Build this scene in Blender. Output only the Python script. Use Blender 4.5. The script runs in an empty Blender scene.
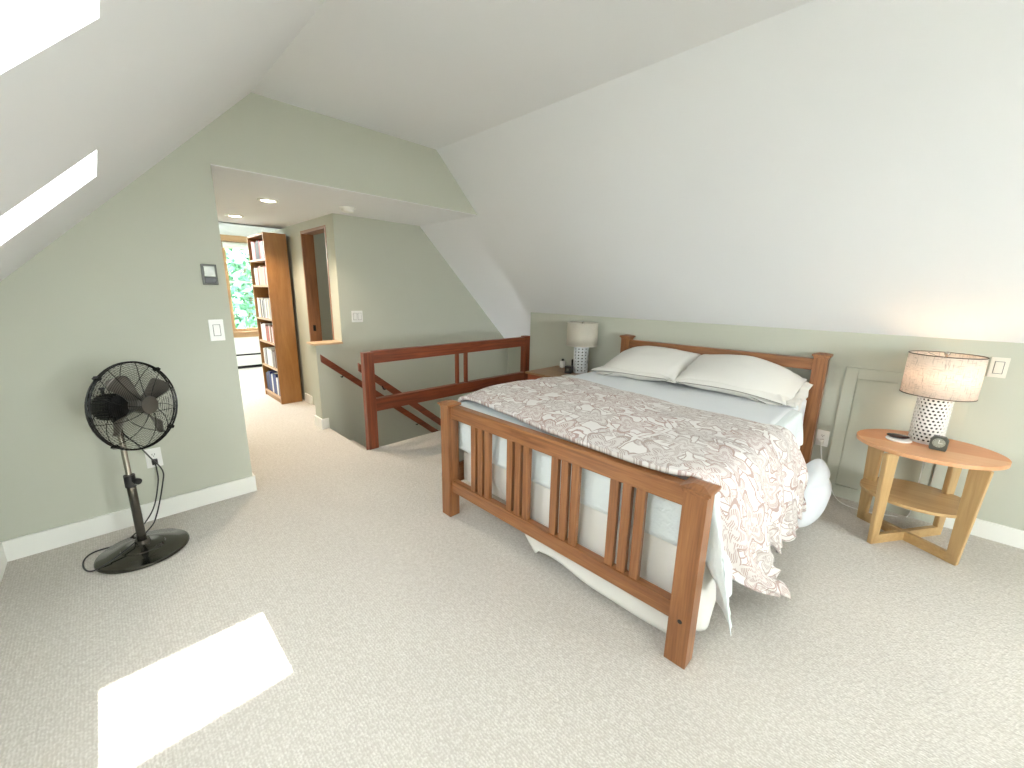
import bpy, bmesh, math, random
import numpy as np
from mathutils import Vector, Matrix
C = bpy.context.scene.collection
random.seed(4); rng = np.random.RandomState(7)
PI = math.pi

# ------------------------------------------------------------------ helpers
def obj(name, bm, mat=None, parent=None, smooth=False, kind=None, angle=None):
    me = bpy.data.meshes.new(name)
    bmesh.ops.recalc_face_normals(bm, faces=bm.faces)
    bm.to_mesh(me); bm.free()
    o = bpy.data.objects.new(name, me); C.objects.link(o)
    if mat:
        for m in (mat if isinstance(mat, (list, tuple)) else [mat]): me.materials.append(m)
    if smooth:
        me.polygons.foreach_set('use_smooth', [True]*len(me.polygons))
        if angle: me.set_sharp_from_angle(angle=math.radians(angle))
    if parent: o.parent = parent
    if kind: o['kind'] = kind
    return o
def tag(o, label, cat, group=None, kind=None):
    o['label'] = label; o['category'] = cat
    if group: o['group'] = group
    if kind: o['kind'] = kind
    return o
def thing(name, label, cat, loc=(0,0,0), rz=0, group=None):
    o = bpy.data.objects.new(name, None); C.objects.link(o)
    o.empty_display_size = .05
    o.location = loc; o.rotation_euler = (0,0,rz)
    return tag(o, label, cat, group)
def struct(name, bm, m, label=None, cat=None, parent=None, **k):
    o = obj(name, bm, m, parent, **k)
    o['kind'] = 'structure'
    if label: o['label'] = label; o['category'] = cat
    return o
def nb(): return bmesh.new()
def add_box(bm, x0,x1,y0,y1,z0,z1, bev=0.0, mat=0, M=None):
    vs = [bm.verts.new((x,y,z)) for z in (z0,z1) for y in (y0,y1) for x in (x0,x1)]
    fs = [bm.faces.new([vs[i] for i in f]) for f in ((0,2,3,1),(4,5,7,6),(0,1,5,4),(2,6,7,3),(0,4,6,2),(1,3,7,5))]
    if M is not None:
        for v in vs: v.co = M @ v.co
    if bev > 0:
        es = list({e for f in fs for e in f.edges})
        r = bmesh.ops.bevel(bm, geom=es, offset=bev, segments=2, profile=.7, affect='EDGES')
        fs = r['faces'] + [f for f in fs if f.is_valid]
    for f in fs: f.material_index = mat
    return bm
def box(*a, **k): return add_box(nb(), *a, **k)
def prism(pts, axis, a0, a1, bm=None, bev=0):
    """polygon pts in the plane perpendicular to axis, extruded a0..a1"""
    bm = bm or nb()
    def P(p,a):
        return {'x':(a,p[0],p[1]),'y':(p[0],a,p[1]),'z':(p[0],p[1],a)}[axis]
    lo=[bm.verts.new(P(p,a0)) for p in pts]; hi=[bm.verts.new(P(p,a1)) for p in pts]
    n=len(pts); fs=[bm.faces.new(lo), bm.faces.new(hi[::-1])]
    for i in range(n): fs.append(bm.faces.new((lo[i],hi[i],hi[(i+1)%n],lo[(i+1)%n])))
    if bev>0:
        bmesh.ops.recalc_face_normals(bm, faces=fs)
        bmesh.ops.bevel(bm, geom=list({e for f in fs for e in f.edges}), offset=bev, segments=2, profile=.7, affect='EDGES')
    return bm
def tube(path, r, bm=None, n=8, closed=False, caps=True):
    bm = bm or nb()
    P=[Vector(p) for p in path]; N=len(P); rings=[]
    up=Vector((0,0,1)); prev=None
    for i in range(N):
        if closed: t=(P[(i+1)%N]-P[i-1])
        else: t=P[min(i+1,N-1)]-P[max(i-1,0)]
        t.normalize()
        if prev is None:
            a=up if abs(t.dot(up))<.95 else Vector((1,0,0))
            u=t.cross(a).normalized()
        else:
            u=(prev-t*prev.dot(t)).normalized()
        prev=u; v=t.cross(u)
        rr=r[i] if isinstance(r,(list,tuple)) else r
        rings.append([bm.verts.new(P[i]+(u*math.cos(2*PI*k/n)+v*math.sin(2*PI*k/n))*rr) for k in range(n)])
    rng_=range(N) if closed else range(N-1)
    for i in rng_:
        a,b=rings[i],rings[(i+1)%N]
        for k in range(n): bm.faces.new((a[k],a[(k+1)%n],b[(k+1)%n],b[k]))
    if caps and not closed:
        bm.faces.new(rings[0][::-1]); bm.faces.new(rings[-1])
    return bm
def smooth_path(pts, k=8):
    pts=[np.array(p,float) for p in pts]; out=[]
    P=[2*pts[0]-pts[1]]+pts+[2*pts[-1]-pts[-2]]
    for i in range(1,len(P)-2):
        for s in range(k):
            t=s/k
            out.append(.5*(2*P[i]+(P[i+1]-P[i-1])*t+(2*P[i-1]-5*P[i]+4*P[i+1]-P[i+2])*t*t+(-P[i-1]+3*P[i]-3*P[i+1]+P[i+2])*t**3))
    out.append(pts[-1]); return [tuple(o) for o in out]
def lathe(prof, n=32, bm=None, c=(0,0,0), close=True):
    bm=bm or nb(); rings=[]
    for r,z in prof:
        if r<1e-6: rings.append([bm.verts.new((c[0],c[1],c[2]+z))])
        else: rings.append([bm.verts.new((c[0]+r*math.cos(2*PI*k/n),c[1]+r*math.sin(2*PI*k/n),c[2]+z)) for k in range(n)])
    for a,b in zip(rings,rings[1:]):
        for k in range(n):
            q=[a[k%len(a)],a[(k+1)%n%len(a)],b[(k+1)%n%len(b)],b[k%len(b)]]
            u=[]; [u.append(v) for v in q if v not in u]
            if len(u)>2: bm.faces.new(u)
    return bm
def torus(R_, r, M=None, n=40, m=6, bm=None):
    pts=[Vector((R_*math.cos(2*PI*i/n),R_*math.sin(2*PI*i/n),0)) for i in range(n)]
    if M is not None: pts=[M@p for p in pts]
    return tube(pts, r, bm, n=m, closed=True)
def grid_mesh(P, UV=None, thick=0):
    """P: (n,m,3) array -> bmesh surface, with uv"""
    n,m,_=P.shape; bm=nb()
    V=[[bm.verts.new(P[i,j]) for j in range(m)] for i in range(n)]
    uvl=bm.loops.layers.uv.new('UVMap') if UV is not None else None
    for i in range(n-1):
        for j in range(m-1):
            ids=((i,j),(i+1,j),(i+1,j+1),(i,j+1))
            f=bm.faces.new([V[a][b] for a,b in ids])
            if uvl:
                for l,(a,b) in zip(f.loops,ids): l[uvl].uv=UV[a,b]
    return bm
def solidify(o, t, off=0, sub=0):
    m=o.modifiers.new('solid','SOLIDIFY'); m.thickness=t; m.offset=off
    if sub:
        s=o.modifiers.new('sub','SUBSURF'); s.levels=sub; s.render_levels=sub
    return o
def snoise(x,y,seed=0,oct=3):
    """smooth sum-of-sines noise"""
    r=np.random.RandomState(seed); v=0; a=1
    for o in range(oct):
        for _ in range(3):
            th=r.uniform(0,2*PI); k=(2**o)*r.uniform(.7,1.4); ph=r.uniform(0,2*PI)
            v=v+a*np.sin(k*(np.cos(th)*x+np.sin(th)*y)+ph)/3
        a*=.5
    return v

# ------------------------------------------------------------------ materials
def new_mat(name):
    m=bpy.data.materials.new(name); m.use_nodes=True
    nt=m.node_tree; b=nt.nodes['Principled BSDF']; return m,nt,b
def N(nt,t,**k):
    n=nt.nodes.new(t)
    for a,v in k.items(): setattr(n,a,v)
    return n
def plain(name, col, rough=.5, metal=0, spec=.5, var=.04, nscale=8, bump=0, bscale=200, emit=None, es=1):
    m,nt,b=new_mat(name); L=nt.links
    tc=N(nt,'ShaderNodeTexCoord'); no=N(nt,'ShaderNodeTexNoise'); no.inputs['Scale'].default_value=nscale
    L.new(tc.outputs['Object'],no.inputs['Vector'])
    mx=N(nt,'ShaderNodeMix',data_type='RGBA')
    c=np.array(col[:3]); mx.inputs[6].default_value=(*(c*(1-var)),1); mx.inputs[7].default_value=(*np.minimum(c*(1+var),1),1)
    L.new(no.outputs['Fac'],mx.inputs[0]); L.new(mx.outputs[2],b.inputs['Base Color'])
    b.inputs['Roughness'].default_value=rough; b.inputs['Metallic'].default_value=metal
    b.inputs['Specular IOR Level'].default_value=spec
    if bump:
        n2=N(nt,'ShaderNodeTexNoise'); n2.inputs['Scale'].default_value=bscale; n2.inputs['Detail'].default_value=3
        L.new(tc.outputs['Object'],n2.inputs['Vector'])
        bp=N(nt,'ShaderNodeBump'); bp.inputs['Strength'].default_value=bump; bp.inputs['Distance'].default_value=.002
        L.new(n2.outputs['Fac'],bp.inputs['Height']); L.new(bp.outputs['Normal'],b.inputs['Normal'])
    if emit:
        b.inputs['Emission Color'].default_value=(*emit,1); b.inputs['Emission Strength'].default_value=es
    return m
def wood(name, dark, light, axis='y', rough=.38, grain=26, coat=.15):
    m,nt,b=new_mat(name); L=nt.links
    tc=N(nt,'ShaderNodeTexCoord'); mp=N(nt,'ShaderNodeMapping')
    s=[grain]*3; s['xyz'.index(axis)]=1.3; mp.inputs['Scale'].default_value=s
    L.new(tc.outputs['Object'],mp.inputs['Vector'])
    no=N(nt,'ShaderNodeTexNoise'); no.inputs['Scale'].default_value=1; no.inputs['Detail'].default_value=6; no.inputs['Distortion'].default_value=1.2
    no.inputs['Roughness'].default_value=.62
    L.new(mp.outputs[0],no.inputs['Vector'])
    n2=N(nt,'ShaderNodeTexNoise'); n2.inputs['Scale'].default_value=6; n2.inputs['Detail'].default_value=2
    L.new(mp.outputs[0],n2.inputs['Vector'])
    ad=N(nt,'ShaderNodeMath',operation='MULTIPLY_ADD'); ad.inputs[1].default_value=.35
    L.new(n2.outputs['Fac'],ad.inputs[0]); L.new(no.outputs['Fac'],ad.inputs[2])
    cr=N(nt,'ShaderNodeValToRGB'); e=cr.color_ramp.elements
    e[0].position=.42; e[0].color=(*dark,1); e[1].position=.92; e[1].color=(*light,1)
    L.new(ad.outputs[0],cr.inputs[0]); L.new(cr.outputs[0],b.inputs['Base Color'])
    b.inputs['Roughness'].default_value=rough; b.inputs['Coat Weight'].default_value=coat; b.inputs['Coat Roughness'].default_value=.25
    bp=N(nt,'ShaderNodeBump'); bp.inputs['Strength'].default_value=.08; bp.inputs['Distance'].default_value=.002
    L.new(ad.outputs[0],bp.inputs['Height']); L.new(bp.outputs[0],b.inputs['Normal'])
    return m
def wood3(name,d,l,**k): return {a:wood(name+'_'+a,d,l,a,**k) for a in 'xyz'}

SAGE=(.50,.512,.438)
M_wall=plain('sage_paint',SAGE,.85,var=.02,nscale=2,bump=.05,bscale=120,spec=.2)
M_ceil=plain('white_ceiling_paint',(.76,.768,.785),.9,var=.015,nscale=1.5,bump=.04,bscale=100,spec=.2)
M_trim=plain('white_trim_paint',(.80,.80,.76),.45,var=.015)
M_plate=plain('white_plastic',(.82,.82,.80),.35,var=.01)
M_ivory=plain('ivory_plastic',(.74,.70,.62),.35,var=.01)
M_greyplastic=plain('grey_plastic',(.11,.115,.10),.4,var=.02)
M_lcd=plain('pale_display',(.45,.48,.42),.25,var=.05)
M_black=plain('black_plastic',(.012,.012,.013),.35,var=.1)
M_blackmetal=plain('black_metal',(.02,.02,.02),.25,.6,var=.1)
M_gun=plain('gunmetal',(.10,.095,.085),.12,1,var=.05)
M_bladem=plain('pewter_blade',(.12,.11,.095),.35,.6,var=.08)
M_chrome=plain('brushed_steel',(.5,.48,.44),.25,1,var=.05)
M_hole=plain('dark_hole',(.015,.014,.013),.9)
M_ceramic=plain('white_ceramic',(.80,.79,.76),.25,var=.02)
M_ceramicL=plain('pale_blue_white_ceramic',(.72,.75,.77),.3,var=.02)
CH=((.150,.050,.0155),(.365,.155,.056))
W_bed=wood3('cherry_bed',*CH)
W_rail=wood3('red_rail',(.10,.020,.008),(.30,.072,.026))
W_maple=wood3('maple',(.40,.245,.095),(.55,.365,.17),grain=14,coat=.25)
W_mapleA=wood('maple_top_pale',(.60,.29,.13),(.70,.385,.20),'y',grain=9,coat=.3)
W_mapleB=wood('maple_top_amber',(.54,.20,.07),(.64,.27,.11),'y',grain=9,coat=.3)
W_night=wood3('walnut_brown',(.19,.095,.042),(.36,.20,.095))
W_nightred=wood3('red_stained',(.22,.045,.018),(.42,.11,.05))
W_case=wood3('bookcase_oak',(.235,.10,.022),(.35,.165,.048),grain=9)
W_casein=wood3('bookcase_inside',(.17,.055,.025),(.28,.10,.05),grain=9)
W_fir=wood3('fir_trim',(.42,.24,.12),(.60,.38,.21))
W_jamb=wood3('jamb_wood',(.16,.06,.022),(.31,.13,.05))
W_ledge=wood3('ledge_wood',(.50,.33,.19),(.66,.48,.31))

def carpet_mat():
    m,nt,b=new_mat('loop_carpet'); L=nt.links
    tc=N(nt,'ShaderNodeTexCoord')
    mp=N(nt,'ShaderNodeMapping'); mp.inputs['Rotation'].default_value=(0,0,.0); mp.inputs['Scale'].default_value=(1,1,1)
    L.new(tc.outputs['Object'],mp.inputs['Vector'])
    w=N(nt,'ShaderNodeTexWave',wave_type='BANDS',bands_direction='X'); w.inputs['Scale'].default_value=32; w.inputs['Distortion'].default_value=3.5; w.inputs['Detail'].default_value=2; w.inputs['Detail Scale'].default_value=3
    L.new(mp.outputs[0],w.inputs['Vector'])
    v=N(nt,'ShaderNodeTexVoronoi'); v.inputs['Scale'].default_value=130; L.new(mp.outputs[0],v.inputs['Vector'])
    n=N(nt,'ShaderNodeTexNoise'); n.inputs['Scale'].default_value=60; n.inputs['Detail'].default_value=4; L.new(mp.outputs[0],n.inputs['Vector'])
    n2=N(nt,'ShaderNodeTexNoise'); n2.inputs['Scale'].default_value=1.2; L.new(mp.outputs[0],n2.inputs['Vector'])
    a=N(nt,'ShaderNodeMath',operation='MULTIPLY_ADD'); a.inputs[1].default_value=-.9; L.new(v.outputs['Distance'],a.inputs[0]); L.new(n.outputs['Fac'],a.inputs[2])
    a2=N(nt,'ShaderNodeMath',operation='MULTIPLY_ADD'); a2.inputs[1].default_value=.28; L.new(w.outputs['Fac'],a2.inputs[0]); L.new(a.outputs[0],a2.inputs[2])
    cr=N(nt,'ShaderNodeValToRGB'); e=cr.color_ramp.elements
    e[0].position=.0; e[0].color=(.525,.49,.445,1); e[1].position=.8; e[1].color=(.715,.685,.645,1)
    L.new(a2.outputs[0],cr.inputs[0])
    mx=N(nt,'ShaderNodeMix',data_type='RGBA',blend_type='MULTIPLY'); mx.inputs[0].default_value=1
    cr2=N(nt,'ShaderNodeValToRGB'); f=cr2.color_ramp.elements; f[0].position=.3; f[0].color=(.95,.95,.95,1); f[1].position=.7; f[1].color=(1,1,1,1)
    L.new(n2.outputs['Fac'],cr2.inputs[0]); L.new(cr.outputs[0],mx.inputs[6]); L.new(cr2.outputs[0],mx.inputs[7])
    L.new(mx.outputs[2],b.inputs['Base Color']); b.inputs['Roughness'].default_value=.95; b.inputs['Specular IOR Level'].default_value=.1
    bp=N(nt,'ShaderNodeBump'); bp.inputs['Strength'].default_value=.5; bp.inputs['Distance'].default_value=.004
    L.new(a2.outputs[0],bp.inputs['Height']); L.new(bp.outputs[0],b.inputs['Normal'])
    return m
M_carpet=carpet_mat()

def fabric(name,col,rough=.85,weave=900,bump=.15,translucent=0,sheen=.1,wr=0):
    m,nt,b=new_mat(name); L=nt.links
    tc=N(nt,'ShaderNodeTexCoord'); n=N(nt,'ShaderNodeTexNoise'); n.inputs['Scale'].default_value=weave; n.inputs['Detail'].default_value=2
    L.new(tc.outputs['Object'],n.inputs['Vector'])
    n3=N(nt,'ShaderNodeTexNoise'); n3.inputs['Scale'].default_value=9; n3.inputs['Detail'].default_value=3; n3.inputs['Distortion'].default_value=1
    L.new(tc.outputs['Object'],n3.inputs['Vector'])
    mx=N(nt,'ShaderNodeMix',data_type='RGBA'); c=np.array(col); mx.inputs[6].default_value=(*(c*.95),1); mx.inputs[7].default_value=(*np.minimum(c*1.04,1),1)
    L.new(n.outputs['Fac'],mx.inputs[0]); L.new(mx.outputs[2],b.inputs['Base Color'])
    b.inputs['Roughness'].default_value=rough; b.inputs['Sheen Weight'].default_value=sheen; b.inputs['Specular IOR Level'].default_value=.2
    bp=N(nt,'ShaderNodeBump'); bp.inputs['Strength'].default_value=bump; bp.inputs['Distance'].default_value=.001
    L.new(n.outputs['Fac'],bp.inputs['Height'])
    b2=N(nt,'ShaderNodeBump'); b2.inputs['Strength'].default_value=wr; b2.inputs['Distance'].default_value=.02
    L.new(n3.outputs['Fac'],b2.inputs['Height']); L.new(bp.outputs[0],b2.inputs['Normal']); L.new(b2.outputs[0],b.inputs['Normal'])
    return m
M_sheet=fabric('white_sheet',(.68,.705,.725),wr=.1)
M_skirt=fabric('cream_sheet',(.74,.725,.685),wr=.12)
M_pillow=fabric('cream_pillowcase',(.69,.67,.63),wr=.12)
M_seam=fabric('grey_piping',(.26,.25,.22))
M_bundle=fabric('white_comforter',(.70,.72,.755),wr=.15)
M_mattress=fabric('mattress_ticking',(.78,.75,.70))
def quilt_mat():
    m=fabric('white_quilt',(.69,.745,.755)); nt=m.node_tree; L=nt.links; b=nt.nodes['Principled BSDF']
    uv=N(nt,'ShaderNodeTexCoord'); v=N(nt,'ShaderNodeTexVoronoi',feature='SMOOTH_F1'); v.inputs['Scale'].default_value=55
    n=N(nt,'ShaderNodeTexNoise'); n.inputs['Scale'].default_value=30; L.new(uv.outputs['UV'],n.inputs['Vector'])
    mx=N(nt,'ShaderNodeMix',data_type='VECTOR'); mx.inputs[0].default_value=.04
    L.new(uv.outputs['UV'],mx.inputs[4]); L.new(n.outputs['Color'],mx.inputs[5]); L.new(mx.outputs[1],v.inputs['Vector'])
    bp=N(nt,'ShaderNodeBump'); bp.inputs['Strength'].default_value=.45; bp.inputs['Distance'].default_value=.006
    L.new(v.outputs['Distance'],bp.inputs['Height']); L.new(bp.outputs[0],b.inputs['Normal'])
    return m
M_quilt=quilt_mat()

def duvet_mat():
    m,nt,b=new_mat('paisley_duvet'); L=nt.links
    def math_(op,a,b_=None,c=None):
        n=N(nt,'ShaderNodeMath',operation=op)
        for i,v in enumerate((a,b_,c)):
            if v is None: continue
            if isinstance(v,(int,float)): n.inputs[i].default_value=v
            else: L.new(v,n.inputs[i])
        return n.outputs[0]
    tc=N(nt,'ShaderNodeTexCoord')
    nz=N(nt,'ShaderNodeTexNoise'); nz.inputs['Scale'].default_value=13; nz.inputs['Detail'].default_value=2
    L.new(tc.outputs['UV'],nz.inputs['Vector'])
    sub=N(nt,'ShaderNodeVectorMath',operation='SUBTRACT'); sub.inputs[1].default_value=(.5,.5,.5); L.new(nz.outputs['Color'],sub.inputs[0])
    sc=N(nt,'ShaderNodeVectorMath',operation='SCALE'); sc.inputs['Scale'].default_value=.05; L.new(sub.outputs[0],sc.inputs[0])
    ad=N(nt,'ShaderNodeVectorMath',operation='ADD'); L.new(tc.outputs['UV'],ad.inputs[0]); L.new(sc.outputs[0],ad.inputs[1])
    def motif(scale, petals, Rmax, freq, rand, off):
        mp=N(nt,'ShaderNodeMapping'); mp.inputs['Location'].default_value=off; mp.inputs['Scale'].default_value=(scale,scale*.8,0)
        L.new(ad.outputs[0],mp.inputs['Vector'])
        v=N(nt,'ShaderNodeTexVoronoi',voronoi_dimensions='2D'); v.inputs['Scale'].default_value=1; v.inputs['Randomness'].default_value=rand
        L.new(mp.outputs[0],v.inputs['Vector'])
        d=N(nt,'ShaderNodeVectorMath',operation='SUBTRACT'); L.new(mp.outputs[0],d.inputs[0]); L.new(v.outputs['Position'],d.inputs[1])
        se=N(nt,'ShaderNodeSeparateXYZ'); L.new(d.outputs[0],se.inputs[0])
        th=math_('ARCTAN2',se.outputs[1],se.outputs[0]); r=v.outputs['Distance']
        se2=N(nt,'ShaderNodeSeparateColor'); L.new(v.outputs['Color'],se2.inputs[0])
        th=math_('MULTIPLY_ADD',se2.outputs[0],6.28,th)
        pet=math_('SINE',math_('MULTIPLY',th,petals))
        spiral=math_('MULTIPLY_ADD',th,.16,r)
        rr=math_('DIVIDE',r,math_('MULTIPLY_ADD',pet,.30,.78))
        inside=math_('LESS_THAN',rr,Rmax)
        edge=math_('MULTIPLY',math_('GREATER_THAN',rr,Rmax*.87),inside)
        line=math_('GREATER_THAN',math_('SINE',math_('ADD',math_('MULTIPLY',rr,freq),math_('MULTIPLY',th,3.0))),-.1)
        hatch=math_('GREATER_THAN',math_('SINE',math_('MULTIPLY',math_('ADD',se.outputs[0],math_('MULTIPLY',se.outputs[1],.6)),165)),-.25)
        body=math_('MULTIPLY',inside,math_('ADD',.26,math_('MULTIPLY',math_('MULTIPLY',line,hatch),.64)))
        return math_('MAXIMUM',body,edge), se2.outputs[1], inside
    m1,c1,i1=motif(5.2,5,.56,26,.5,(0,0,0))
    m2,c2,i2=motif(9.5,3,.38,24,.8,(3.3,1.7,0))
    # vines
    w=N(nt,'ShaderNodeTexVoronoi',voronoi_dimensions='2D',feature='DISTANCE_TO_EDGE'); w.inputs['Scale'].default_value=7.5
    L.new(ad.outputs[0],w.inputs['Vector'])
    vine=math_('LESS_THAN',math_('ABSOLUTE',math_('SUBTRACT',w.outputs['Distance'],.11)),.022)
    only2=math_('MULTIPLY',m2,math_('SUBTRACT',1,i1))
    vin=math_('MULTIPLY',vine,math_('SUBTRACT',1,i1))
    allm=math_('MAXIMUM',math_('MAXIMUM',m1,only2),vin)
    cr=N(nt,'ShaderNodeValToRGB'); cr.color_ramp.interpolation='CONSTANT'; e=cr.color_ramp.elements
    e[0].position=0; e[0].color=(.335,.215,.19,1); e[1].position=.5; e[1].color=(.33,.255,.23,1)
    L.new(c1,cr.inputs[0])
    mx=N(nt,'ShaderNodeMix',data_type='RGBA'); mx.inputs[6].default_value=(.69,.66,.64,1); L.new(cr.outputs[0],mx.inputs[7])
    L.new(math_('MULTIPLY',allm,.85),mx.inputs[0]); L.new(mx.outputs[2],b.inputs['Base Color'])
    b.inputs['Roughness'].default_value=.85; b.inputs['Sheen Weight'].default_value=.1; b.inputs['Specular IOR Level'].default_value=.2
    return m
M_duvet=duvet_mat()

def shade_mat(name,col,trans,linen):
    m=bpy.data.materials.new(name); m.use_nodes=True; nt=m.node_tree; L=nt.links
    for n in list(nt.nodes): nt.nodes.remove(n)
    out=N(nt,'ShaderNodeOutputMaterial'); di=N(nt,'ShaderNodeBsdfDiffuse'); tr=N(nt,'ShaderNodeBsdfTranslucent'); mix=N(nt,'ShaderNodeMixShader')
    mix.inputs[0].default_value=trans
    tc=N(nt,'ShaderNodeTexCoord')
    c=N(nt,'ShaderNodeMix',data_type='RGBA'); c.inputs[6].default_value=(*col,1); c.inputs[7].default_value=(*(np.array(col)*(.55 if linen else .9)),1)
    mp=N(nt,'ShaderNodeMapping'); mp.inputs['Scale'].default_value=(28,28,260); n=N(nt,'ShaderNodeTexNoise'); n.inputs['Scale'].default_value=1; n.inputs['Detail'].default_value=3
    L.new(tc.outputs['Object'],mp.inputs['Vector']); L.new(mp.outputs[0],n.inputs['Vector'])
    mp2=N(nt,'ShaderNodeMapping'); mp2.inputs['Scale'].default_value=(230,230,22); n2=N(nt,'ShaderNodeTexNoise'); n2.inputs['Scale'].default_value=1; n2.inputs['Detail'].default_value=3
    L.new(tc.outputs['Object'],mp2.inputs['Vector']); L.new(mp2.outputs[0],n2.inputs['Vector'])
    mxx=N(nt,'ShaderNodeMath',operation='MAXIMUM'); L.new(n.outputs['Fac'],mxx.inputs[0]); L.new(n2.outputs['Fac'],mxx.inputs[1])
    cr=N(nt,'ShaderNodeValToRGB'); e=cr.color_ramp.elements; e[0].position=.55; e[0].color=(0,0,0,1); e[1].position=.75; e[1].color=(1,1,1,1)
    L.new(mxx.outputs[0],cr.inputs[0]); L.new(cr.outputs[0],c.inputs[0])
    L.new(c.outputs[2],di.inputs['Color']); L.new(c.outputs[2],tr.inputs['Color'])
    L.new(di.outputs[0],mix.inputs[1]); L.new(tr.outputs[0],mix.inputs[2]); L.new(mix.outputs[0],out.inputs[0])
    return m
M_shadeR=shade_mat('oatmeal_linen_shade',(.90,.81,.73),.36,True)
M_shadeL=shade_mat('ivory_shade',(.70,.66,.57),.3,False)

def glass_mat():
    m=bpy.data.materials.new('window_glass'); m.use_nodes=True; nt=m.node_tree; L=nt.links
    for n in list(nt.nodes): nt.nodes.remove(n)
    out=N(nt,'ShaderNodeOutputMaterial'); t=N(nt,'ShaderNodeBsdfTransparent'); t.inputs[0].default_value=(.96,.98,.97,1)
    g=N(nt,'ShaderNodeBsdfGlossy'); g.inputs['Roughness'].default_value=.02; mx=N(nt,'ShaderNodeMixShader'); mx.inputs[0].default_value=.05
    L.new(t.outputs[0],mx.inputs[1]); L.new(g.outputs[0],mx.inputs[2]); L.new(mx.outputs[0],out.inputs[0])
    return m
M_glass=glass_mat()
def emis(name,col,s):
    m,nt,b=new_mat(name); b.inputs['Base Color'].default_value=(.8,.8,.8,1); b.inputs['Emission Color'].default_value=(*col,1); b.inputs['Emission Strength'].default_value=s
    return m
M_lamp_glow=emis('downlight_glow',(1,.86,.66),14)
M_bulb=emis('bulb_glow',(1,.72,.45),20)

# ------------------------------------------------------------------ dimensions (metres)
XR,YF,ZC,ZS,ZK = 3.642,3.169,2.602,2.1376,1.2115
XL1,XL2,XR1 = -.546,.856,2.233
Y2,YS,XS,XO,XD = 4.187,3.340,1.5205,.5955,1.722
YN=-2.8; YH=8.5; XRR=4.14; YK=3.301
zl=lambda x: ZC-(XL2-x)            # left slope underside
zr=lambda x: ZC-(x-XR1)            # right slope underside
ZB=-2.6

# ------------------------------------------------------------------ setting
bm=nb()
T=.22
for (x0,x1,y0,y1) in ((XL1-.2,XS,YN-.2,YH+.2),(XS,XRR,YN-.2,YS),(XS,XRR,Y2+.06,YH+.2)):
    add_box(bm,x0,x1,y0,y1,-T,0)
floor=struct('floor',bm,M_carpet,'beige loop pile carpet floor with stairwell cut out','floor')
# back wall with opening
bm=nb(); t=.13
prism([(XL1-.25,0),(XO,0),(XO,zl(XO)+.04),(XL1-.25,zl(XL1-.25)+.04)],'y',YF,YF+t,bm)
prism([(XO,ZS+.004),(XR1+ZC-ZS+.04,ZS+.004),(XR1+.02,ZC+.03),(XL2-.02,ZC+.03),(XO,zl(XO)+.04)],'y',YF,YF+t,bm)
struct('wall_back',bm,M_wall,'sage green gable wall with the opening to the hall','wall')
# stairwell + hall walls
struct('wall_stair',prism([(XD,ZB),(XRR+.1,ZB),(XRR+.1,zr(XRR+.1)),(XR1+ZC-ZS,ZS),(XD,ZS)],'y',Y2,Y2+.15),M_wall,'sage green wall behind the stairwell','wall')
bm=nb()
y0d,y1d,zd=4.378,5.10,2.05
prism([(Y2+.15,-T),(y0d,-T),(y0d,ZS),(Y2+.15,ZS)],'x',XD,XD+.12,bm)
prism([(y0d,zd),(y1d,zd),(y1d,ZS),(y0d,ZS)],'x',XD,XD+.12,bm)
prism([(y1d,-T),(6.35,-T),(6.35,ZS),(y1d,ZS)],'x',XD,XD+.12,bm)
struct('wall_hall',bm,M_wall,'sage wall with the doorway beside the bookcase','wall')
# room seen through the doorway
bm=nb(); add_box(bm,XD+.12,3.4,5.6,5.7,-T,ZS+.4); add_box(bm,3.3,3.4,Y2+.15,5.6,-T,ZS+.4)
struct('wall_closet',bm,M_wall,'olive wall of the small room behind the doorway','wall')
# stub wall with wood ledge
struct('wall_stub',box(1.460,XD,Y2,4.36,ZB,.87),M_wall,'low half wall at the head of the stairs','wall')
led=box(1.435,XD+.005,Y2-.012,4.375,.87,.892,bev=.004); struct('trim_1',led,W_ledge['x'],'pale wood ledge capping the low half wall','ledge')
# stairwell lower walls
bm=nb(); add_box(bm,XRR,XRR+.12,YK,Y2,ZB,.9); struct('wall_alcove',bm,M_wall,'sage wall closing the stairwell recess','wall')
struct('wall_understair',box(XS-.12,XRR,YS-.12,YS-.001,ZB,-T),M_wall,'stairwell side wall under the floor edge','wall')
# right knee wall
bm=nb(); add_box(bm,XR,XR+.1,YN,YK,0,ZK+.02); add_box(bm,XR+.1,XRR+.12,YK-.1,YK,-T,ZK-.12)
struct('wall_right',bm,M_wall,'sage knee wall behind the bed and nightstands','wall')
struct('wall_left',box(XL1-.1,XL1,YN,YF,0,zl(XL1)+.08),M_wall,'sage knee wall under the skylights','wall')
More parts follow.
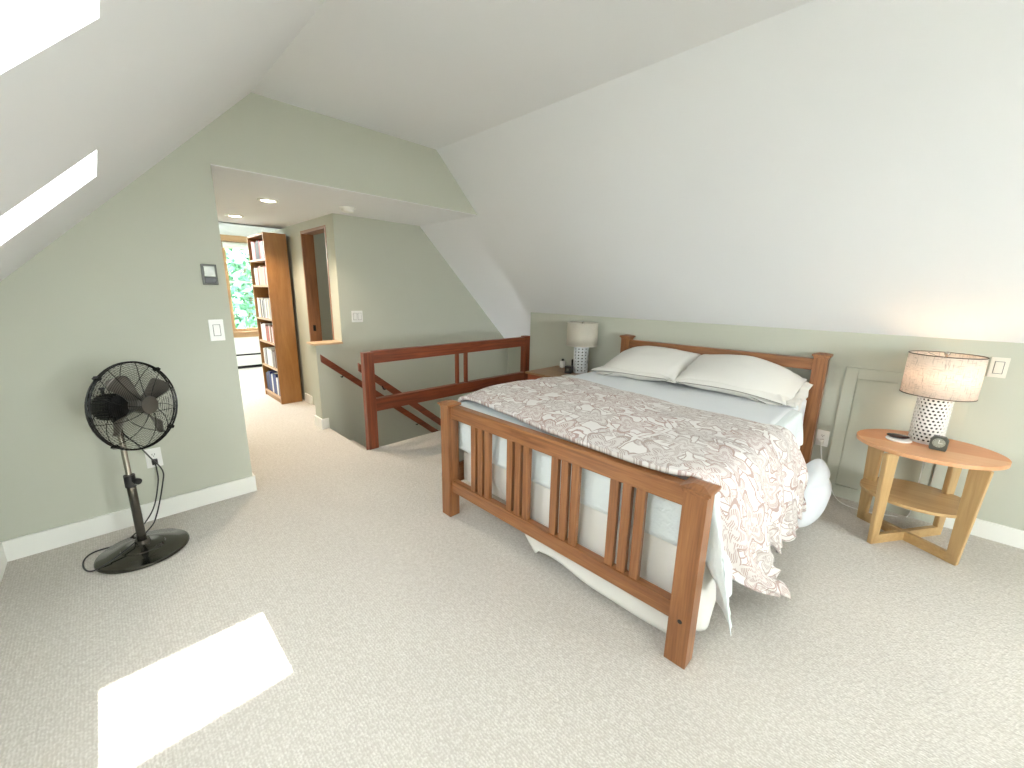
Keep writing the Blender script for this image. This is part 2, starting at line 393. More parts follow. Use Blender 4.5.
# hall left, far wall
struct('wall_hallside',box(XO-.12,XO,YF+t,5.8,0,2.2),M_wall,'hall wall behind the switch','wall')
wx0,wx1,wz0,wz1=1.60,2.62,.655,2.18
bm=nb(); HX0,HX1=-.4,4.0
add_box(bm,HX0,wx0,YH,YH+.15,0,2.75); add_box(bm,wx1,HX1,YH,YH+.15,0,2.75); add_box(bm,wx0,wx1,YH,YH+.15,0,wz0); add_box(bm,wx0,wx1,YH,YH+.15,wz1,2.75)
M_farwall=plain('white_far_wall_paint',(.76,.78,.78),.85,var=.01)
struct('wall_far',bm,M_farwall,'white far wall of the room beyond the hall','wall')
bm=nb(); add_box(bm,HX0-.1,HX0,5.8,YH+.15,0,2.75); struct('wall_farleft',bm,M_farwall,'white side wall of the far room','wall')
bm=nb(); add_box(bm,HX1,HX1+.1,5.7,YH+.15,0,2.75); struct('wall_farright',bm,M_farwall,'white outer wall of the far room','wall')
bm=nb(); add_box(bm,HX0-.1,XO-.12,5.7,5.8,0,2.75); add_box(bm,3.4,HX1+.1,5.6,5.7,0,2.75); struct('wall_farnear',bm,M_farwall,'white return wall of the far room','wall')
bm=nb()
add_box(bm,HX0,-.1,5.8,YH,2.5,2.62); add_box(bm,-.1,.8,5.8,6.2,2.5,2.62); add_box(bm,-.1,.8,7.7,YH,2.5,2.62); add_box(bm,.8,HX1,5.8,YH,2.5,2.62)
struct('ceiling_far',bm,M_ceil,'white ceiling of the far room, open at the added skylight','ceiling')
# ceilings
bm=nb()
prism([(XO-.12,ZS),(XR1+ZC-ZS,ZS),(XR1+ZC-ZS-.13,ZS+.13),(XO-.12,ZS+.13)],'y',YF+.0015,Y2+.15,bm)
add_box(bm,XO-.12,3.4,Y2+.15,5.8,ZS,ZS+.13)
add_box(bm,HX0-.1,HX1+.1,5.7,5.8,ZS,2.75)
struct('ceiling_hall',bm,M_ceil,'low flat ceiling over the hall and stairs','ceiling')
struct('ceiling',box(XL2-.02,XR1+.02,YN-.1,YF+t,ZC,ZC+.1),M_ceil,'flat white ceiling strip along the ridge','ceiling')
# sloped ceilings with skylight shafts; local grid: u along y, v down the slope
SLT=.24
def slope(name, xtop, sgn, vlen, y0,y1, holes, label, mat=M_ceil):
    us=sorted({y0,y1,*[h[0] for h in holes],*[h[1] for h in holes]}); vs=sorted({0,vlen,*[h[2] for h in holes],*[h[3] for h in holes]})
    s=math.sqrt(.5); bm=nb()
    def P(u,v,w): return Vector((xtop+sgn*(v*s+w*s), u, ZC-v*s+w*s))
    inh=lambda u,v: any(h[0]-1e-6<u<h[1]+1e-6 and h[2]-1e-6<v<h[3]+1e-6 for h in holes)
    cache={}
    def V(u,v,w):
        k=(round(u,5),round(v,5),w)
        if k not in cache: cache[k]=bm.verts.new(P(u,v,w))
        return cache[k]
    solid={}
    for i in range(len(us)-1):
        for j in range(len(vs)-1): solid[i,j]=not inh((us[i]+us[i+1])/2,(vs[j]+vs[j+1])/2)
    for (i,j),ok in solid.items():
        if not ok: continue
        a,b_,c,d=us[i],us[i+1],vs[j],vs[j+1]
        for w in (0,SLT): bm.faces.new((V(a,c,w),V(b_,c,w),V(b_,d,w),V(a,d,w)))
        for (di,dj,p,q) in ((-1,0,(a,c),(a,d)),(1,0,(b_,c),(b_,d)),(0,-1,(a,c),(b_,c)),(0,1,(a,d),(b_,d))):
            if not solid.get((i+di,j+dj),False):
                bm.faces.new((V(*p,0),V(*q,0),V(*q,SLT),V(*p,SLT)))
    return struct(name,bm,mat,label,'ceiling'),P
s2=math.sqrt(2)
vt=(XL2-.062)*s2; vb=(XL2+.47)*s2
HL=[(.50,.94,vt,vb),(1.794,2.215,vt,vb)]
_,PL=slope('ceiling_left',XL2,-1,(XL2-XL1+.18)*s2,YN-.1,YF+t,HL,'white sloped ceiling with the skylights')
HR=[(-2.72,-2.12,.1,1.0),(-1.98,-1.42,.1,.85)]
_,PR=slope('ceiling_right',XR1,1,(XRR-XR1+.14)*s2,YN-.1,Y2+.15,HR,'white sloped ceiling above the bed')
def skylight(k,P,h,label):
    bm=nb(); u0,u1,v0,v1=h; fr=.045
    for (a,b_,c,d) in ((u0,u1,v0,v0+fr),(u0,u1,v1-fr,v1),(u0,u0+fr,v0+fr,v1-fr),(u1-fr,u1,v0+fr,v1-fr)):
        vs=[bm.verts.new(P(u,v,w)) for w in (SLT-.03,SLT+.03) for u,v in ((a,c),(b_,c),(b_,d),(a,d))]
        for f in ((0,1,2,3),(7,6,5,4),(0,4,5,1),(1,5,6,2),(2,6,7,3),(3,7,4,0)): bm.faces.new([vs[i] for i in f])
    o=struct(f'window_{k}',bm,M_trim,label,'window')
    bm=nb(); vs=[bm.verts.new(P(u,v,w)) for w in (SLT,SLT+.006) for u,v in ((u0+fr,v0+fr),(u1-fr,v0+fr),(u1-fr,v1-fr),(u0+fr,v1-fr))]
    for f in ((0,1,2,3),(7,6,5,4),(0,4,5,1),(1,5,6,2),(2,6,7,3),(3,7,4,0)): bm.faces.new([vs[i] for i in f])
    obj('pane',bm,M_glass,o)
    # portal just outside the glass
    c=(P(u0,v0,SLT+.02)+P(u1,v1,SLT+.02))/2; n=(P(0,0,0)-P(0,0,1)).normalized()
    ld=bpy.data.lights.new('skylight_portal','AREA'); ld.shape='RECTANGLE'; ld.size=u1-u0; ld.size_y=v1-v0; ld.cycles.is_portal=True
    lo=bpy.data.objects.new('skylight_portal',ld); C.objects.link(lo)
    yax=(P(0,1,0)-P(0,0,0)).normalized(); xax=yax.cross(-n); 
    lo.matrix_world=Matrix.Translation(c)@Matrix((xax,yax,-n)).transposed().to_4x4()
skylight(1,PL,HL[0],'skylight at the top corner of the left slope')
skylight(2,PL,HL[1],'narrow skylight nearer the fan wall')
skylight(3,PR,HR[0],'unseen skylight added behind the camera for even light')  # this one and the next are added out of view to even the light
skylight(4,PR,HR[1],'second unseen skylight added behind the camera for even light')
# near wall with a slot shaped for the sun patch and an added fill-light window
EL=math.radians(17); slot=(-.203,.322,(1.480-YN)*math.tan(EL)-.006,(1.866-YN+.12)*math.tan(EL)+.006); big=(.45,1.75,.4,2.1)
def near_wall():
    xs=[XL1-.1,slot[0],slot[1],big[0],big[1],XRR+.1]; bm=nb()
    t0,t1=YN-.12,YN
    def col(x0,x1,z0,z1=None):
        top=lambda x: min(ZC+.02,zl(x)+.02,zr(x)+.02)
        pts=[(x0,z0),(x1,z0)]
        if z1 is None:
            xsb=[x for x in (XL2,XR1) if x0<x<x1]
            pts+= [(x1,top(x1))]+[(x,top(x)) for x in sorted(xsb,reverse=True)]+[(x0,top(x0))]
        else: pts+=[(x1,z1),(x0,z1)]
        prism(pts,'y',t0,t1,bm)
    col(xs[0],xs[1],0); col(xs[1],xs[2],0,slot[2]); col(xs[1],xs[2],slot[3]); col(xs[2],xs[3],0)
    col(xs[3],xs[4],0,big[2]); col(xs[3],xs[4],big[3]); col(xs[4],xs[5],0)
    struct('wall_near',bm,M_wall,'sage gable wall behind the camera','wall')
near_wall()
def wall_window(k,x0,x1,z0,z1,y,fr,label,mat,out=-1,portal=True):
    bm=nb()
    for a in ((x0,x1,z0,z0+fr),(x0,x1,z1-fr,z1),(x0,x0+fr,z0+fr,z1-fr),(x1-fr,x1,z0+fr,z1-fr)): add_box(bm,a[0],a[1],y-.03,y+.03,a[2],a[3])
    o=struct(f'window_{k}',bm,mat,label,'window')
    obj('pane',box(x0+fr,x1-fr,y-.003,y+.003,z0+fr,z1-fr),M_glass,o)
    if portal:
        ld=bpy.data.lights.new('window_portal','AREA'); ld.shape='RECTANGLE'; ld.size=x1-x0; ld.size_y=z1-z0; ld.cycles.is_portal=True
        lo=bpy.data.objects.new('window_portal',ld); C.objects.link(lo); lo.location=((x0+x1)/2,y+out*.05,(z0+z1)/2)
        lo.rotation_euler=(PI/2 if out<0 else -PI/2,0,0)
    return o
wall_window(5,*slot[:2],slot[2],slot[3],YN-.11,.004,'unseen window slot behind the camera shaped to cast the sun patch',M_trim)
wb=wall_window(6,big[0],big[1],big[2],big[3],YN-.06,.05,'large unseen window added behind the camera for fill light',M_trim)
# unseen slab added outside to block the low sun at the large window
struct('trim_sun_block',box(big[0]-.1,big[1]+.1,YN-5.8,YN-.13,big[3]+.1,big[3]+.2),M_trim,'unseen slab added outside the large window to block the sun','sun blocker')
# baseboards
def baseboard(name,x0,x1,y0,y1,h=.115,z=0):
    return struct(name,box(x0,x1,y0,y1,z,z+h,bev=.004),M_trim,'white baseboard','baseboard')
b=baseboard('baseboard_back',XL1,XO+.014,YF-.016,YF); b['label']='white baseboard under the sage wall with the fan'
b=baseboard('baseboard_opening',XO,XO+.014,YF,YF+t); b['label']='white baseboard end at the hall opening'
b=baseboard('baseboard_right',XR-.016,XR,YN,-.34,.11); b['label']='white baseboard on the knee wall right of the nightstand'
b=baseboard('baseboard_right_far',XR-.016,XR,.36,YK,.11); b['label']='white baseboard on the knee wall behind the bed'
b=baseboard('baseboard_left',XL1,XL1+.016,YN,YF-.016); b['label']='white baseboard under the left slope'
bm=nb(); add_box(bm,1.445,1.460,Y2-.015,4.375,0,.11,bev=.003); add_box(bm,1.460,XS,Y2-.015,Y2,0,.11,bev=.003); add_box(bm,1.460,XD,4.36,4.375,0,.11,bev=.003)
struct('baseboard_stub',bm,M_trim,'white baseboard around the low half wall','baseboard')
b=baseboard('baseboard_hall',XD-.015,XD,5.2,5.445,.11); b['label']='white baseboard beside the bookcase'
# doorway jamb
dj=struct('door_2',box(XD-.004,XD+.128,y1d-.03,y1d+.0,0,zd,bev=.002),W_jamb['z'],'wooden doorway jamb in the hall','doorway')
obj('head_jamb',box(XD-.004,XD+.128,y0d,y1d-.03,zd-.03,zd,bev=.002),W_jamb['y'],dj)
obj('near_jamb',box(XD-.004,XD+.128,y0d,y0d+.03,0,zd-.03,bev=.002),W_jamb['z'],dj)
obj('strike_plate',box(XD+.035,XD+.065,y1d-.034,y1d-.029,.93,1.0,bev=.002),M_blackmetal,dj)
# knee wall access door
ay0,ay1,az0,az1=-.31,.295,.0,.955
bm=nb(); cw=.07
for a in ((ay0,ay0+cw,az0,az1),(ay1-cw,ay1,az0,az1),(ay0+cw,ay1-cw,az1-cw,az1),(ay0+cw,ay1-cw,az0,az0+.09)): add_box(bm,XR-.02,XR,a[0],a[1],a[2],a[3],bev=.003)
ad=struct('door_1',bm,M_wall,'sage painted access door in the knee wall behind the lamp','access door')
obj('panel',box(XR-.007,XR-.0,ay0+cw+.006,ay1-cw-.006,az0+.096,az1-cw-.006,bev=.002),M_wall,ad)
# far window
fw=wall_window(7,wx0,wx1,wz0,wz1,YH+.07,.05,'wood framed window in the far room with greenery outside',W_fir['z'],out=1)
obj('meeting_rail',box(wx0+.05,wx1-.05,YH+.05,YH+.09,1.50,1.53),M_trim,fw)
obj('casing',add_box(add_box(box(wx0-.08,wx0,YH-.02,YH,wz0-.02,wz1+.0),wx1,wx1+.1,YH-.02,YH,wz0-.02,wz1),wx0-.12,wx1+.12,YH-.025,YH,wz1,wz1+.1),W_fir['x'],fw)
obj('sill',add_box(box(wx0-.12,wx1+.12,YH-.05,YH+.05,wz0-.02,wz0+.0),wx0-.1,wx1+.1,YH-.018,YH,wz0-.1,wz0-.02),W_fir['x'],fw)
obj('roller_blind',tube([(wx0+.01,YH+.01,wz1-.06),(wx1-.01,YH+.01,wz1-.06)],.052,n=14),plain('blind_fabric',(.72,.73,.70),.8),fw,smooth=True,angle=40)
# skylight added out of view to brighten the far room, with its portal
obj_fs=struct('window_8',add_box(add_box(add_box(box(-.1,.8,6.2,6.25,2.56,2.62),-.1,.8,7.65,7.7,2.56,2.62),-.1,-.05,6.25,7.65,2.56,2.62),.75,.8,6.25,7.65,2.56,2.62),M_trim,'unseen skylight added to brighten the far room','window')
obj('pane',box(-.05,.75,6.25,7.65,2.59,2.596),M_glass,obj_fs)
ld=bpy.data.lights.new('far_portal','AREA'); ld.shape='RECTANGLE'; ld.size=.9; ld.size_y=1.5; ld.cycles.is_portal=True
lo=bpy.data.objects.new('far_portal',ld); C.objects.link(lo); lo.location=(.35,6.95,2.63)
# stairs
bm=nb()
pts=[(XS,-.19)]; x=XS; z=-.19
for i in range(9):
    x+=.235; pts.append((x,z)); z-=.19; pts.append((x,z))
pts+= [(x,z-.1),(XS,-.6)]
prism(pts,'y',YS+.001,Y2-.001,bm)
struct('floor_stairs',bm,M_carpet,'carpeted stair flight going down behind the railing','stairs')
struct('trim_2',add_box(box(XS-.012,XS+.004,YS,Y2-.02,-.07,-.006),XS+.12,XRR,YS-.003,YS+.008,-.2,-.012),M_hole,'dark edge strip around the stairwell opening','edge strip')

# ------------------------------------------------------------------ stair railing
rl=thing('stair_railing','red-brown wooden railing with post and two balusters guarding the stairwell','railing',(1.52,YS-.012,0))
def rb(name,x0,x1,y0,y1,z0,z1,ax,bev=.005,par=None): 
    ox,oy=1.52,YS-.012
    return obj(name,box(x0-ox,x1-ox,y0-oy,y1-oy,z0,z1,bev=bev),W_rail[ax],par or rl)
rb('post',1.546,1.638,YS-.012,YS+.055,-.20,.888,'z')
rb('end_post',3.600,3.690,YS-.005,YS+.075,-.20,.905,'z')
rb('top_rail',1.640,3.600,YS-.002,YS+.06,.785,.895,'x')
rb('bottom_rail',1.640,3.600,YS-.002,YS+.06,.345,.462,'x')
rb('baluster',2.565,2.594,YS+.01,YS+.05,.462,.785,'z',.003)
rb('baluster',2.682,2.711,YS+.01,YS+.05,.462,.785,'z',.003)
def handrail(y, x0,z0,L_,label,name='handrail',side=1):
    k=-.82; h=.088; w=.032
    t_=thing(name,label,'handrail',(x0,y,z0),0,None)
    x1=L_; z1=k*L_
    pts=[(0,-.012),(0,-h),(x1,z1-h),(x1,z1)]
    obj('rail',prism(pts,'y',-w/2,w/2,bev=.006),W_rail['x'],t_)
    for f in (.12,.62):
        bx=L_*f; bz=k*bx-h*.6
        obj('bracket',tube([(bx,side*.012,bz-.03),(bx,side*.035,bz-.05),(bx,side*.062,bz-.05)],.007,n=8),M_blackmetal,t_,smooth=True)
    return t_
handrail(Y2-.062,1.475,.80,1.75,'red-brown handrail sloping down the sage wall from the half wall')
handrail(YS+.105,1.545,.80,1.75,'red-brown handrail sloping down along the back of the railing',side=-1)

# ------------------------------------------------------------------ wall fittings
def plate_back(name,label,cat,x,z,w,h,mat,kind): # on the back wall, facing -y
    return name
def switch(loc,rz,label,n=1,mat=M_plate,w=.072,h=.118,group=None):
    t_=thing('light_switch',label,'light switch',loc,rz); W=w if n==1 else .118
    obj('face_plate',box(-W/2,W/2,-.007,0,-h/2,h/2,bev=.003),mat,t_)
    for i in range(n):
        cx=0 if n==1 else (-.025+.05*i)
        obj('rocker',box(cx-.0165,cx+.0165,-.011,-.006,-.033,.033,bev=.002),mat,t_)
        obj('rocker_gap',add_box(add_box(add_box(box(cx-.0195,cx+.0195,-.0076,-.0066,-.036,-.0335),cx-.0195,cx+.0195,-.0076,-.0066,.0335,.036),cx-.0195,cx-.0168,-.0076,-.0066,-.036,.036),cx+.0168,cx+.0195,-.0076,-.0066,-.036,.036),M_greyplastic,t_)
    return t_
def outlet(loc,rz,label,mat=M_plate):
    t_=thing('wall_outlet',label,'wall outlet',loc,rz)
    obj('face_plate',box(-.0375,.0375,-.007,0,-.06,.06,bev=.003),mat,t_)
    for s in (-1,1):
        r=obj('receptacle',lathe([(0,0),(.0165,0),(.0165,.003),(0,.003)],20),mat,t_); r.rotation_euler=(PI/2,0,0); r.location=(0,-.0065,s*.0195)
        bm=nb()
        for q in (-1,1): add_box(bm,q*.006-.0012,q*.006+.0012,-.0104,-.0094,s*.0195-.001,s*.0195+.008)
        add_box(bm,-.002,.002,-.0104,-.0094,s*.0195-.009,s*.0195-.005)
        obj('slots',bm,M_hole,t_)
    return t_
switch((.509,YF,1.151),0,'white rocker switch below the thermostat on the sage wall',w=.078,h=.135)
outlet((.102,YF,.396),0,'white outlet behind the fan pole with a black plug')
switch((1.90,Y2,1.145),0,'white double rocker switch on the wall behind the stairs',n=2)
switch((XR,-.382,1.045),PI/2*-1,'ivory rocker switch on the knee wall right of the glowing lamp',mat=M_ivory)
outlet((XR,.350,.41),-PI/2,'white outlet beside the headboard post with a white cord')
th=thing('thermostat','grey wall thermostat with pale display above the white switch','thermostat',(.512,YF,1.495))
obj('back_plate',box(-.040,.040,-.012,0,-.062,.062,bev=.004),M_greyplastic,th)
obj('display',box(-.028,.028,-.020,-.011,-.012,.050,bev=.003),M_lcd,th)
obj('keypad',box(-.029,.029,-.018,-.011,-.052,-.016,bev=.003),M_black,th)
def downlight(x,y,label):
    t_=thing('recessed_downlight',label,'downlight',(x,y,ZS),group='recessed lights in the hall ceiling')
    obj('trim_ring',lathe([(.055,-.002),(.062,-.012),(.078,-.008),(.080,0)],36),M_trim,t_,smooth=True)
    obj('lens',lathe([(0,-.006),(.052,-.006),(.055,-.002),(.055,0),(0,0)],32),M_lamp_glow,t_,smooth=True)
    ld=bpy.data.lights.new('downlight_beam','SPOT'); ld.energy=28; ld.color=(1,.82,.62); ld.spot_size=2.2; ld.spot_blend=.6; ld.shadow_soft_size=.05
    lo=bpy.data.objects.new('downlight_beam',ld); C.objects.link(lo); lo.location=(x,y,ZS-.02)
downlight(1.124,4.016,'lit recessed downlight nearer the opening in the hall ceiling')
downlight(1.114,5.128,'lit recessed downlight farther down the hall near the bookcase')
sd=thing('smoke_detector','round white smoke detector on the low ceiling over the stairs','smoke detector',(1.70,3.80,ZS))
obj('base',lathe([(0,0),(.066,0),(.066,-.012),(.060,-.014),(0,-.014)],36),M_trim,sd,smooth=True,angle=40)
obj('dome',lathe([(.052,-.014),(.050,-.034),(.040,-.040),(0,-.041)],36),M_trim,sd,smooth=True,angle=40)
# baseboard heater
hh=thing('baseboard_heater','long white baseboard heater under the far window','heater',(2.1,YH,0))
obj('cover',prism([(0,.05),(-.06,.05),(-.065,.19),(-.055,.225),(0,.228)],'x',-1.1,1.1),M_trim,hh)
obj('top_cap',box(-1.1,1.1,-.03,0,.255,.29),M_trim,hh)
obj('grille_gap',add_box(box(-1.1,1.1,-.035,0,.228,.256),-1.1,1.1,-.045,0,.0,.05),M_hole,hh)

# ------------------------------------------------------------------ bookcase and books
bx0,bx1,by0,by1,bh=1.435,1.678,5.462,6.16,2.045
bc=thing('bookcase','tall wooden bookcase full of books in the hall','bookcase',((bx0+bx1)/2,(by0+by1)/2,0))
ox,oy=(bx0+bx1)/2,(by0+by1)/2
def bb(name,a,m,**k): return obj(name,box(a[0]-ox,a[1]-ox,a[2]-oy,a[3]-oy,a[4],a[5],bev=.002),m,bc,**k)
bb('side_panel',(bx0,bx1,by0,by0+.022,0,bh),W_case['z'])
bb('side_panel',(bx0,bx1,by1-.022,by1,0,bh),W_case['z'])
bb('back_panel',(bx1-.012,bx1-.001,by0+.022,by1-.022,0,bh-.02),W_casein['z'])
bb('top_panel',(bx0,bx1,by0+.022,by1-.022,bh-.025,bh),W_case['y'])
bb('plinth',(bx0+.012,bx0+.03,by0+.022,by1-.022,0,.06),W_case['y'])
shelf_z=[.06,.415,.735,1.03,1.43,1.735]
for z in shelf_z: bb('shelf',(bx0,bx1-.012,by0+.022,by1-.022,z,z+.022),W_fir['y'])
pal={'red':(.42,.07,.06),'pink':(.70,.34,.34),'white':(.72,.70,.66),'grey':(.30,.29,.28),'brown':(.20,.10,.06),'black':(.03,.03,.035),'navy':(.02,.035,.16),'tan':(.52,.40,.27)}
M_book={k:plain('book_'+k,v,.5,var=.06) for k,v in pal.items()}
M_paper=plain('book_pages',(.72,.67,.56),.9)
names=['bottom','second','third','fourth','fifth','top']
cols=[['navy','white','black'],['white','grey','brown','white','black'],['red','white','grey','brown','white'],['white','tan','black','grey','white'],['pink','white','brown','pink','tan'],['pink','pink','white','black','red']]
hts=[.27,.235,.225,.25,.235,.225]
for si,z in enumerate(shelf_z):
    y=by0+.026; zz=z+.022
    while y<by1-.07:
        w=random.uniform(.024,.046) if si else random.uniform(.03,.06)
        h=hts[si]*random.uniform(.84,1.0); d=random.uniform(.15,.19); c=random.choice(cols[si])
        if si==0 and .16<y-by0<.30: c='navy'; w=.14; h=.27
        nm='shelf, second from the bottom' if si==1 else names[si]+' shelf'
        pos={'bottom':'bottom shelf','second':'second lowest shelf','third':'third lowest shelf','fourth':'third highest shelf','fifth':'second highest shelf','top':'top shelf'}[names[si]]
        bk=thing('book',f'{c} spined book standing on the {pos} of the hall bookcase','book',(bx0+.022,y,zz),0,f'{c} books on the {pos}')
        cover=nb(); add_box(cover,0,.004,0,w,0,h,bev=.001); add_box(cover,.004,d,0,.003,0,h); add_box(cover,.004,d,w-.003,w,0,h)
        obj('cover',cover,M_book[c],bk)
        obj('pages',box(.004,d-.004,.003,w-.003,.004,h-.006),M_paper,bk)
        y+=w+random.uniform(.0015,.004)

# ------------------------------------------------------------------ pedestal fan
FX,FY=-.018,2.795
fan=thing('pedestal_fan','black and steel pedestal fan on a round base in front of the sage wall','fan',(FX,FY,0))
obj('base',lathe([(0,0),(.188,0),(.196,.006),(.194,.014),(.186,.020),(.150,.024),(.145,.028),(.095,.034),(.09,.040),(.045,.046),(.034,.055),(.030,.075),(0,.075)],56),M_gun,fan,smooth=True,angle=35)
obj('lower_pole',tube([(0,0,.05),(0,0,.41)],.0195,n=20),M_gun,fan,smooth=True,angle=40)
obj('collar',tube([(0,0,.385),(0,0,.450)],.0235,n=20),M_black,fan,smooth=True,angle=40)
kn=obj('knob',lathe([(0,0),(.010,0),(.010,.012),(.017,.014),(.017,.030),(0,.032)],10),M_black,fan); kn.location=(.015,-.019,.418); kn.rotation_euler=(PI/2,0,.6)
obj('upper_pole',tube([(0,0,.445),(0,0,.74)],.0125,n=16),M_chrome,fan,smooth=True,angle=40)
# head frame: local +Z = facing direction
fa=math.radians(42); fwd=Vector((math.sin(fa),-math.cos(fa),.08)).normalized()
side=Vector((0,0,1)).cross(fwd).normalized(); up=fwd.cross(side)
HC=Vector((.078,-.055,.825))    # guard centre (relative to base)
MH=Matrix.Translation(HC)@Matrix((side,up,fwd)).transposed().to_4x4()
RG=.222
def guard(front):
    s=1 if front else -1; bm=nb(); dep=.062 if front else .085
    prof=lambda r: s*(.012+dep*(1-(r/RG)**2.6)**.8) 
    nr=24
    r0=.045 if front else .06
    for i in range(nr):
        r=r0+(RG-.004-r0)*i/(nr-1)
        torus(r,.0010,MH@Matrix.Translation((0,0,prof(r))),n=44,m=3,bm=bm)
    for k in range(10):
        a=2*PI*k/10+.15*(1 if front else 2)
        path=[MH@Vector((r*math.cos(a+s*.5*(1-r/RG)),r*math.sin(a+s*.5*(1-r/RG)),prof(r)+s*.0015)) for r in np.linspace(r0,RG,9)]
        tube(path,.0017,bm,n=5)
    return bm
obj('front_guard',guard(True),M_blackmetal,fan)
obj('rear_guard',guard(False),M_blackmetal,fan)
rim=torus(RG,.0042,MH@Matrix.Translation((0,0,.007)),n=56,m=8); torus(RG,.0042,MH@Matrix.Translation((0,0,-.007)),n=56,m=8,bm=rim)
for a in (.7,2.4,3.9,5.5): add_box(rim,-.008,.008,-.006,.010,-.014,.014,M=MH@Matrix.Rotation(a,4,'Z')@Matrix.Translation((0,RG,0)))
obj('guard_rim',rim,M_blackmetal,fan,smooth=True,angle=50)
cap=lathe([(0,.082),(.030,.081),(.044,.077),(.046,.070),(0,.070)],28)
for v in cap.verts: v.co=MH@v.co
obj('badge_cap',cap,M_bladem,fan,smooth=True,angle=40)
hub=lathe([(0,.052),(.026,.050),(.034,.040),(.034,-.01),(0,-.01)],24)
for v in hub.verts: v.co=MH@v.co
obj('hub',hub,M_bladem,fan,smooth=True,angle=40)
for k in range(4):
    a0=PI/2*k+.42; n1,n2=14,9; P=np.zeros((n1,n2,3))
    for i in range(n1):
        r=.026+(.185-.026)*i/(n1-1); f=i/(n1-1)
        half=(.20+.24*math.sin(min(1,f*1.15)*PI*.55))*(1 if f<.82 else math.sqrt(max(0,1-((f-.82)/.19)**2)))
        wdt=half*max(r,.07)/max(r,.04)
        for j in range(n2):
            q=(j/(n2-1)-.5)*2
            a=a0+q*wdt*.62+.12*f
            zc=.018-q*(.034*(1-.45*f))
            P[i,j]=MH@Vector((r*math.cos(a),r*math.sin(a),zc))
    b_=solidify(obj('blade',grid_mesh(P),M_bladem,fan,smooth=True),.002)
mot=lathe([(0,-.215),(.030,-.212),(.052,-.198),(.062,-.170),(.064,-.12),(.058,-.085),(.035,-.075),(0,-.075)],28)
for v in mot.verts: v.co=MH@v.co
mo=obj('motor_housing',mot,M_blackmetal,fan,smooth=True,angle=45)
bm=nb()
for k in range(24):
    a=2*PI*k/24; add_box(bm,-.0015,.0015,.058,.068,-.18,-.095,M=MH@Matrix.Rotation(a,4,'Z'))
obj('cooling_ribs',bm,M_gun,mo)
kb=lathe([(0,0),(.007,0),(.007,.03),(.012,.032),(.012,.042),(0,.043)],12); Mk=MH@Matrix.Translation((0,.06,-.16))@Matrix.Rotation(-PI/2,4,'X')
for v in kb.verts: v.co=Mk@v.co
obj('oscillation_knob',kb,M_black,mo)
nk=tube([(0,0,.72),(0,0,.775),tuple(MH@Vector((0,-.045,-.14)))],.018,n=12); obj('neck',nk,M_blackmetal,fan,smooth=True)
cord=smooth_path([tuple(MH@Vector((0,-.05,-.17))),(.02,-.005,.66),(.05,.05,.60),(.10,.22,.45),(.145,.30,.33),(.135,.29,.25),(.08,.20,.10),(.03,.06,.085),(-.10,-.05,.045),(-.20,-.06,.012),(-.235,.05,.008),(-.20,.15,.008),(-.06,.17,.012),(.06,.25,.10),(.115,.31,.25),(.122,.345,.33),(.120,.352,.362)],8)
co=obj('power_cord',tube(cord,.0038,n=7),M_black,fan,smooth=True)
obj('plug',box(.106,.134,.338,.366,.36,.39,bev=.004),M_black,co)

# ------------------------------------------------------------------ bed
BX0=1.400
bed=thing('bed','cherry wood bed frame with slatted footboard and headboard','bed',(BX0,.41,0))
def bp(name,x0,x1,y0,y1,z0,z1,ax,bev=.004,par=None): return obj(name,box(x0-BX0,x1-BX0,y0-.41,y1-.41,z0,z1,bev=bev),W_bed[ax],par or bed)
def postcap(x0,x1,y0,y1,z,par):
    bm=nb(); add_box(bm,x0-.004,x1+.004,y0-.004,y1+.004,z-.012,z,bev=.002)
    e=.013; add_box(bm,x0-e,x1+e,y0-e,y1+e,z,z+.014,bev=.004)
    c=((x0+x1)/2,(y0+y1)/2); lo=[bm.verts.new((c[0]+sx*(.055-.002),c[1]+sy*(.055-.002),z+.0135)) for sx,sy in ((-1,-1),(1,-1),(1,1),(-1,1))]
    hi=[bm.verts.new((c[0]+sx*.018,c[1]+sy*.018,z+.024)) for sx,sy in ((-1,-1),(1,-1),(1,1),(-1,1))]
    bm.faces.new(hi)
    for i in range(4): bm.faces.new((lo[i],lo[(i+1)%4],hi[(i+1)%4],hi[i]))
    for v in bm.verts: v.co-=Vector((BX0,.41,0))
    return obj('post_cap',bm,W_bed['x'],par)
PW=.085
for (xx,yy,h,nm) in ((BX0,.412,.74,'foot_post'),(BX0,1.918,.74,'foot_post'),(3.535,.392,1.02,'head_post'),(3.535,1.925,1.02,'head_post')):
    pd=.076 if xx<2 else PW; po=bp(nm,xx,xx+pd,yy,yy+PW,0,h,'z'); postcap(xx,xx+pd,yy,yy+PW,h-.001,po)
    if nm=='foot_post' and yy<1: 
        pl=tube([(xx-.001-BX0,.452-.41,.196),(xx+.004-BX0,.452-.41,.196)],.009,n=12); obj('bolt_hole',pl,M_hole,po)
bp('foot_top_rail',BX0+.018,BX0+.070,.497,1.918,.660,.742,'y',.007)
bp('foot_bottom_rail',BX0+.020,BX0+.064,.497,1.918,.172,.246,'y',.005)
for gc in (.732,1.055,1.362,1.664):
    for d in (-.0605,0,.0605):
        bp('slat',BX0+.030,BX0+.054,gc+d-.0205,gc+d+.0205,.246,.660,'z',.003)
bp('head_top_rail',3.548,3.600,.477,1.925,.915,.998,'y',.006)
bp('head_middle_rail',3.553,3.595,.477,1.925,.60,.68,'y',.005)
bp('head_bottom_rail',3.553,3.595,.477,1.925,.20,.30,'y',.005)
for k in range(9): bp('head_slat',3.562,3.586,.62+k*.145-.02,.62+k*.145+.02,.30,.60,'z',.003)
